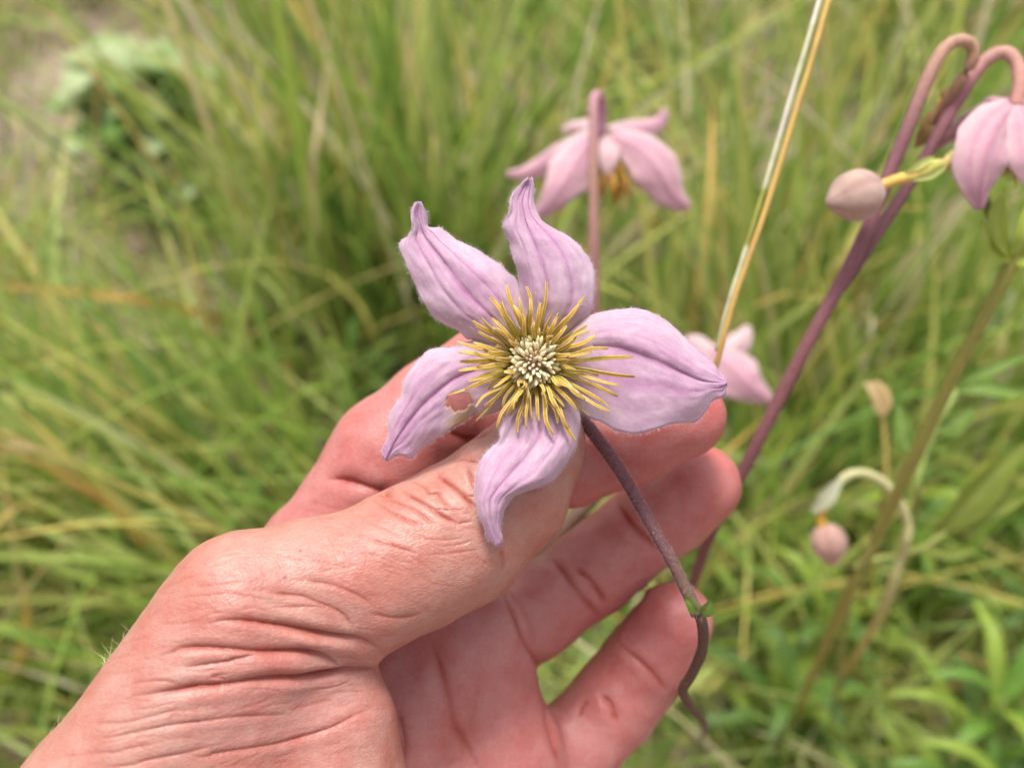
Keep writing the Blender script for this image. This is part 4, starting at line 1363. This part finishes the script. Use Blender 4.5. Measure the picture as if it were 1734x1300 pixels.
# stem seen through the gap between index and middle finger
gs = empty('plant_stem', tuple(G(700, 1250)), 'dark brown stem seen through the gap between index and middle finger', 'plant stem')
stem_obj('stem', [(1030, 815, 222), (985, 862, 222), (940, 912, 222), (900, 962, 222), (868, 1004, 222), (820, 1070, 226)], (1.7, 1.7, 1.9, 2.0, 2.0), gs, [BRN * .8, BRN * .9, BRN * .8], 10, 40, 0,
         [P(760, 1170, 330), G(720, 1250)])

# ------------------------------------------------------------------ straw stalk
st = empty('straw_stalk', tuple(G(1120, 900)), 'tall dry golden straw stalk with pale sheath slanting up beside the pink flower', 'grass stalk')
def stalk(pts, r, cols, name, n=60, ground=None):
    w = [P(*p) for p in pts] + ([np.array(g) for g in ground] if ground is not None else [])
    c = resample(w, n)
    u = np.linspace(0, 1, n)
    cc = np.array([cols[int(min(len(cols) - 1, a * len(cols)))] for a in u])
    cc = np.clip(cc * (1 + .25 * np.array([[noise.noise((a * 40, 3, 1))] for a in u])), 0, 1)
    tube(name, c, np.interp(u, np.linspace(0, 1, len(r)), r) * 1e-3, M_STRAW, st, 8, cc)
GOLD = np.array([.56, .36, .1]); PALEG = np.array([.55, .55, .36]); OLIVE = np.array([.3, .3, .06]); WHT = np.array([.66, .62, .5])
stalk([(1425, -60, 192), (1403, 0, 192), (1378, 90, 192), (1350, 180, 193), (1320, 280, 194), (1285, 390, 195), (1245, 500, 196), (1218, 600, 198), (1192, 690, 206), (1165, 790, 232)],
      (.62, .62, .68, .7, .7, .75), [GOLD, GOLD, WHT, GOLD, GOLD * .95, PALEG, GOLD, GOLD * .8, OLIVE, OLIVE], 'stalk', 80, [P(1140, 900, 290), G(1105, 1030)])
stalk([(1405, -50, 194), (1388, 0, 194), (1362, 90, 194), (1335, 180, 195), (1306, 280, 196), (1270, 400, 197), (1232, 520, 198), (1214, 595, 199)],
      (.55, .6, .6, .55, .5), [WHT, PALEG, WHT * .9, PALEG, OLIVE, PALEG, PALEG * .8], 'sheath', 60)


# ------------------------------------------------------------------ grass
def in_cam(Wp):
    rel = (Wp - ORG) @ RCN
    d = -rel[..., 2]
    return CX + rel[..., 0] / np.maximum(d, 1e-6) * F, CY - rel[..., 1] / np.maximum(d, 1e-6) * F, d


def blades(base, n, length, spread, lean, width, jitter=0.02, bend=0.5, mindepth=0.34, seg=7, tip=None):
    """arrays for n grass blades rooted round a ground point"""
    b = np.asarray(base)[None] + np.concatenate([rng.normal(size=(n, 2)) * jitter, np.zeros((n, 1))], 1)
    b[:, 2] = -0.004
    L = rng.uniform(length[0], length[1], n)
    d0 = np.concatenate([rng.normal(size=(n, 2)) * spread + np.asarray(lean)[None], np.ones((n, 1))], 1)
    d0 /= np.linalg.norm(d0, axis=1)[:, None]
    hz = d0.copy(); hz[:, 2] = 0
    hz += rng.normal(size=(n, 3)) * np.array([.12, .12, 0])
    hz /= np.linalg.norm(hz, axis=1)[:, None] + 1e-6
    bd = np.abs(rng.normal(size=n)) * bend
    t = np.linspace(0, 1, seg)
    c = b[:, None] + d0[:, None] * (L[:, None] * t[None])[..., None]
    c = c + (hz[:, None] * .8 + np.array([0, 0, -.55])[None, None]) * (bd[:, None] * L[:, None] * t[None] ** 2.2)[..., None]
    c[..., 2] = np.maximum(c[..., 2], -0.004)
    w = rng.uniform(width[0], width[1], n)
    fc = rng.uniform(0, math.pi, n)
    sd = np.stack([np.cos(fc), np.sin(fc), np.zeros(n)], 1)
    prof = np.interp(t, [0, .3, .7, 1], [.7, 1, .75, .03])
    off = sd[:, None] * (w[:, None] * .5 * prof[None])[..., None]
    _, _, d = in_cam(c)
    ok = (d.min(1) > mindepth)
    V = np.stack([c - off, c + off], 2)[ok]
    tint = np.ones((ok.sum(), seg, 2, 3))
    dry = np.clip((t - .75) * 3, 0, 1)[None, :, None, None] * (rng.random(ok.sum()) < .35)[:, None, None, None]
    tint = tint * (1 + dry * np.array([1.4, .5, .6])[None, None, None])
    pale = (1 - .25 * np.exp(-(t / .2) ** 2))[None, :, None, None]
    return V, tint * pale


def grass_object(name, parts, mat, label, cat='grass'):
    V = np.concatenate([p[0].reshape(len(p[0]), -1, 3) for p in parts])
    T = np.concatenate([p[1].reshape(len(p[1]), -1, 3) for p in parts])
    n, m = V.shape[:2]
    seg = m // 2
    b = np.arange(n)[:, None] * m
    fs = [np.concatenate([b + 2 * k, b + 2 * k + 1, b + 2 * k + 3, b + 2 * k + 2], 1) for k in range(seg - 1)]
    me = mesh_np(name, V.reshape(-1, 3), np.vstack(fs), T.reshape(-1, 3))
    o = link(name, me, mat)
    tag(o, label, cat, kind='stuff')
    return o


def g3(px, py):
    return G(px, py)


grass_object('grass_tuft', [blades(g3(700, 560), 430, (.2, .46), .17, (-.02, .0), (.003, .0068), .06, .3)], M_GRASS, 'tall upright tuft of green and yellow grass behind the held flower')
grass_object('grass_tuft', [blades(g3(470, 980), 320, (.13, .33), .24, (-.42, .12), (.0028, .0062), .045, .45)], M_GRASS, 'tuft of grass fanning away to the side above the wrist')
grass_object('grass_tuft', [blades(g3(1350, 740), 380, (.2, .46), .16, (.05, .0), (.003, .0062), .07, .3)], M_GRASS, 'tall tuft of grass behind the straw stalk and purple stems')
parts = []
# further tufts and a thin cover over the rest, leaving some soil bare
for px, py, n, L in ((-60, 330, 60, .14), (330, -60, 260, .42), (560, 60, 260, .45), (900, 40, 280, .4), (1130, 150, 260, .4), (1480, 120, 270, .45), (1700, 60, 250, .45), (1650, 330, 60, .1),
                     (-140, 640, 200, .28), (60, 900, 200, .34), (-60, 1180, 180, .3), (240, 760, 110, .13), (1560, 560, 60, .12), (1780, 700, 90, .14), (1480, 900, 120, .25), (1240, 1000, 200, .3), (1700, 1080, 120, .24),
                     (150, -120, 260, .45), (760, -140, 300, .5), (1250, -120, 300, .5), (1650, -180, 300, .5), (-260, 100, 200, .35), (400, -260, 300, .5), (1000, -300, 320, .5), (1050, 420, 160, .3),
                     (-60, 60, 120, .16), (-160, -20, 200, .25), (90, -40, 200, .22), (-400, -200, 200, .5), (2100, 0, 200, .5), (2000, 500, 160, .4), (1950, 900, 150, .3)):
    parts.append(blades(g3(px, py), int(n * .62), (L * .5, L), .24, (rng.normal() * .08, rng.normal() * .05), (.0026, .0066), .065, .45))
grass_object('grass', parts, M_GRASS, 'loose meadow grass tufts standing all over the soil')
parts = []
for i in range(1200):
    px, py = rng.uniform(-400, 2150), rng.uniform(-250, 1600)
    if noise.noise((px * .004, py * .005, 5.5)) > .18:
        continue
    parts.append(blades(g3(px, py), int(rng.integers(5, 14)), (.04, .16), .5, (0, 0), (.0018, .0046), .03, .8))
grass_object('short_grass', parts, M_GRASS, 'short thin grass and seedlings close to the soil')


# ------------------------------------------------------------------ broad-leaved plants
def herb(px, py, n, hgt, llen, lwid, cols, label, group=None, name='leafy_plant', up=.5, cat='plant', shape=None):
    g = G(px, py)
    e = empty(name, tuple(g), label, cat, group)
    tip = g + np.array([rng.normal() * .02, rng.normal() * .02, hgt])
    tube('stem', resample([g - np.array([0, 0, .005]), (g + tip) / 2 + rng.normal(size=3) * .006, tip], 10), np.linspace(.0016, .0008, 10), M_STEM, e, 6, np.tile(np.array([.22, .24, .07]), (10, 1)))
    for i in range(n):
        a = i * 2.4 + rng.normal() * .3
        f = (i + .5) / n
        b = g + (tip - g) * (.25 + .75 * f)
        L = llen * rng.uniform(.7, 1.15) * (1.1 - .4 * f)
        o = np.array([math.cos(a), math.sin(a), 0])
        pts = [b, b + o * L * .5 + np.array([0, 0, up * L * .5]), b + o * L * .95 + np.array([0, 0, up * L * .55 - .12 * L])]
        nrm = np.array([0, 0, 1.0]) - o * .2
        c1, c2 = cols[rng.integers(len(cols))]
        me = leaf_mesh('leaf', pts, lwid * rng.uniform(.8, 1.15), nrm, c1, c2, 10, 7, .22, shape, .08, rng.uniform(0, 50))
        link('leaf', me, M_LEAF, e)
    return e


YG = (np.array([.24, .34, .04]), np.array([.38, .45, .12])); MG = (np.array([.12, .24, .03]), np.array([.24, .34, .08])); GG = (np.array([.24, .34, .11]), np.array([.42, .5, .24])); DG = (np.array([.09, .17, .03]), np.array([.18, .26, .07]))
GP = (np.array([.36, .44, .2]), np.array([.54, .6, .38]))
ROUND = ([0, .1, .35, .65, .88, 1], [.1, .55, 1, .95, .5, .03])
herb(360, 350, 40, .15, .07, .044, [GG, GG, GP, MG], 'grey green bush with broad rounded leaves on the open soil', name='broadleaf_bush', shape=ROUND, up=.45)
herb(240, 330, 26, .13, .065, .04, [GP, GG], 'small grey green plant with pale rounded leaves beside the broad leaved bush', name='broadleaf_bush', shape=ROUND)
gname = 'lance leaved herbs in the grass'
for px, py, n, h, L, lab in ((1360, 1190, 16, .1, .06, 'low green herb with lance leaves growing under the drooping dried bud'), (1620, 1330, 18, .12, .07, 'bright yellow green herb with the longest lance leaves, beside the lowest finger gap'),
                             (1500, 1120, 14, .12, .06, 'lance leaved herb growing at the foot of the olive stem'), (1700, 1180, 14, .1, .07, 'lance leaved herb standing alone beyond the hooked bud stalk'),
                             (1260, 1330, 16, .1, .055, 'small herb with lance leaves directly below the ring finger'), (1480, 1400, 16, .1, .06, 'low herb between the hand and the brightest yellow green herb'),
                             (1600, 1000, 14, .12, .06, 'lance leaved herb behind the long folded leaves'), (1760, 950, 12, .14, .07, 'taller lance leaved herb beyond the folded leaves, near the grey stone'),
                             (620, 760, 12, .08, .05, 'small bright herb growing beside the index finger'), (520, 660, 10, .06, .04, 'tiny herb on bare soil between the grass fan and the index finger'), (480, 560, 10, .06, .04, 'tiny herb at the foot of the tall upright grass tuft')):
    herb(px, py, n, h, L, .0085, [YG, YG, MG, DG], lab, gname, up=.9)

# the stems and lance leaves at the edge of the clump
cl = empty('bract_plant', tuple(G(1480, 1290)), 'branching green stem with long folded lance leaves reaching out beside the drooping bud', 'plant stem')
stem_obj('stem', [(1600, 900, 330), (1560, 930, 332), (1500, 945, 335), (1470, 950, 338), (1440, 1010, 350)], (1.2, 1.4, 1.5), cl, [np.array([.28, .3, .08]), np.array([.3, .26, .1])], 8, 40, 0, [G(1400, 1290)])
for pts, w in (([(1590, 905, 330), (1640, 855, 325), (1690, 800, 322), (1745, 745, 320)], 12), ([(1585, 912, 331), (1640, 885, 328), (1690, 862, 326), (1750, 835, 326)], 5.5),
               ([(1560, 925, 332), (1600, 935, 330), (1660, 930, 330)], 5), ([(1510, 940, 334), (1530, 900, 332), (1545, 870, 332)], 6)):
    leaf(cl, pts, w, np.array([.2, .25, .035]), np.array([.36, .4, .12]), fold=.3)
c2 = empty('bract_plant', tuple(G(1560, 1050)), 'thin green stem with pale narrow leaves crossing behind the olive stem', 'plant stem')
stem_obj('stem', [(1620, 660, 300), (1590, 720, 304), (1560, 790, 310), (1545, 880, 322)], (1, 1.2, 1.3), c2, [np.array([.24, .3, .08])] * 2, 8, 40, 0, [G(1480, 1150)])
for pts, w in (([(1618, 662, 300), (1660, 655, 298), (1700, 662, 297), (1750, 668, 297)], 5), ([(1600, 700, 302), (1630, 655, 300), (1690, 620, 298), (1750, 600, 298)], 4.5),
               ([(1590, 735, 304), (1620, 712, 302), (1650, 690, 300)], 8), ([(1540, 770, 306), (1528, 730, 304), (1520, 682, 303)], 7)):
    leaf(c2, pts, w, np.array([.16, .27, .04]), np.array([.38, .46, .2]), fold=.25)

# dry blades lying in the grass
def dry_blade(pts, wmm, label, col, col2):
    me = leaf_mesh('dry_grass_blade', [np.asarray(p) for p in pts], wmm * 1e-3, VIEW, col, col2, 24, 3, .1, ([0, .2, .8, 1], [.7, 1, .8, .05]), .02, rng.uniform(0, 9))
    o = link('dry_grass_blade', me, M_LEAF)
    tag(o, label, 'grass blade')
OR = np.array([.52, .3, .06]); OR2 = np.array([.62, .42, .14])
dry_blade([G(420, 560), P(300, 520, 560), P(120, 494, 530), P(-60, 480, 520)], 5.5, 'dry orange grass blade lying almost level across the soil', OR, OR2)
dry_blade([G(560, 560), P(530, 330, 560), P(545, 180, 540), P(562, 20, 530)], 5, 'dry tan grass stalk standing upright through the green tuft', np.array([.5, .4, .2]), np.array([.6, .5, .3]))
dry_blade([G(300, 1000), P(200, 870, 480), P(100, 800, 450), P(-40, 735, 430)], 5.5, 'dry orange brown blade arching in the fan of grass above the wrist', OR * .9, OR2)
dry_blade([G(-40, 1180), P(25, 1130, 520), P(45, 1040, 500), P(35, 980, 495)], 6, 'short bright orange blade standing by the edge of the wrist', OR * 1.1, OR2)


# pale stones
def stone(px, py, r, label):
    g = G(px, py)
    bm = bmesh.new()
    bmesh.ops.create_icosphere(bm, subdivisions=3, radius=1)
    sd = rng.uniform(0, 40)
    for v in bm.verts:
        k = 1 + .3 * noise.noise(v.co * 1.3 + Vector((sd, 0, 0))) + .08 * noise.noise(v.co * 4 + Vector((sd, 2, 0)))
        v.co = Vector((v.co.x * r * k, v.co.y * r * .8 * k, v.co.z * r * .5 * k + r * .25)) + Vector(g)
    me = bpy.data.meshes.new('stone'); bm.to_mesh(me); bm.free()
    tag(link('stone', me, M_STONE), label, 'stone')
stone(1715, 560, .05, 'pale grey stone lying in the grass behind the olive stem')
stone(1665, 500, .024, 'small pale stone just beyond the larger grey one')
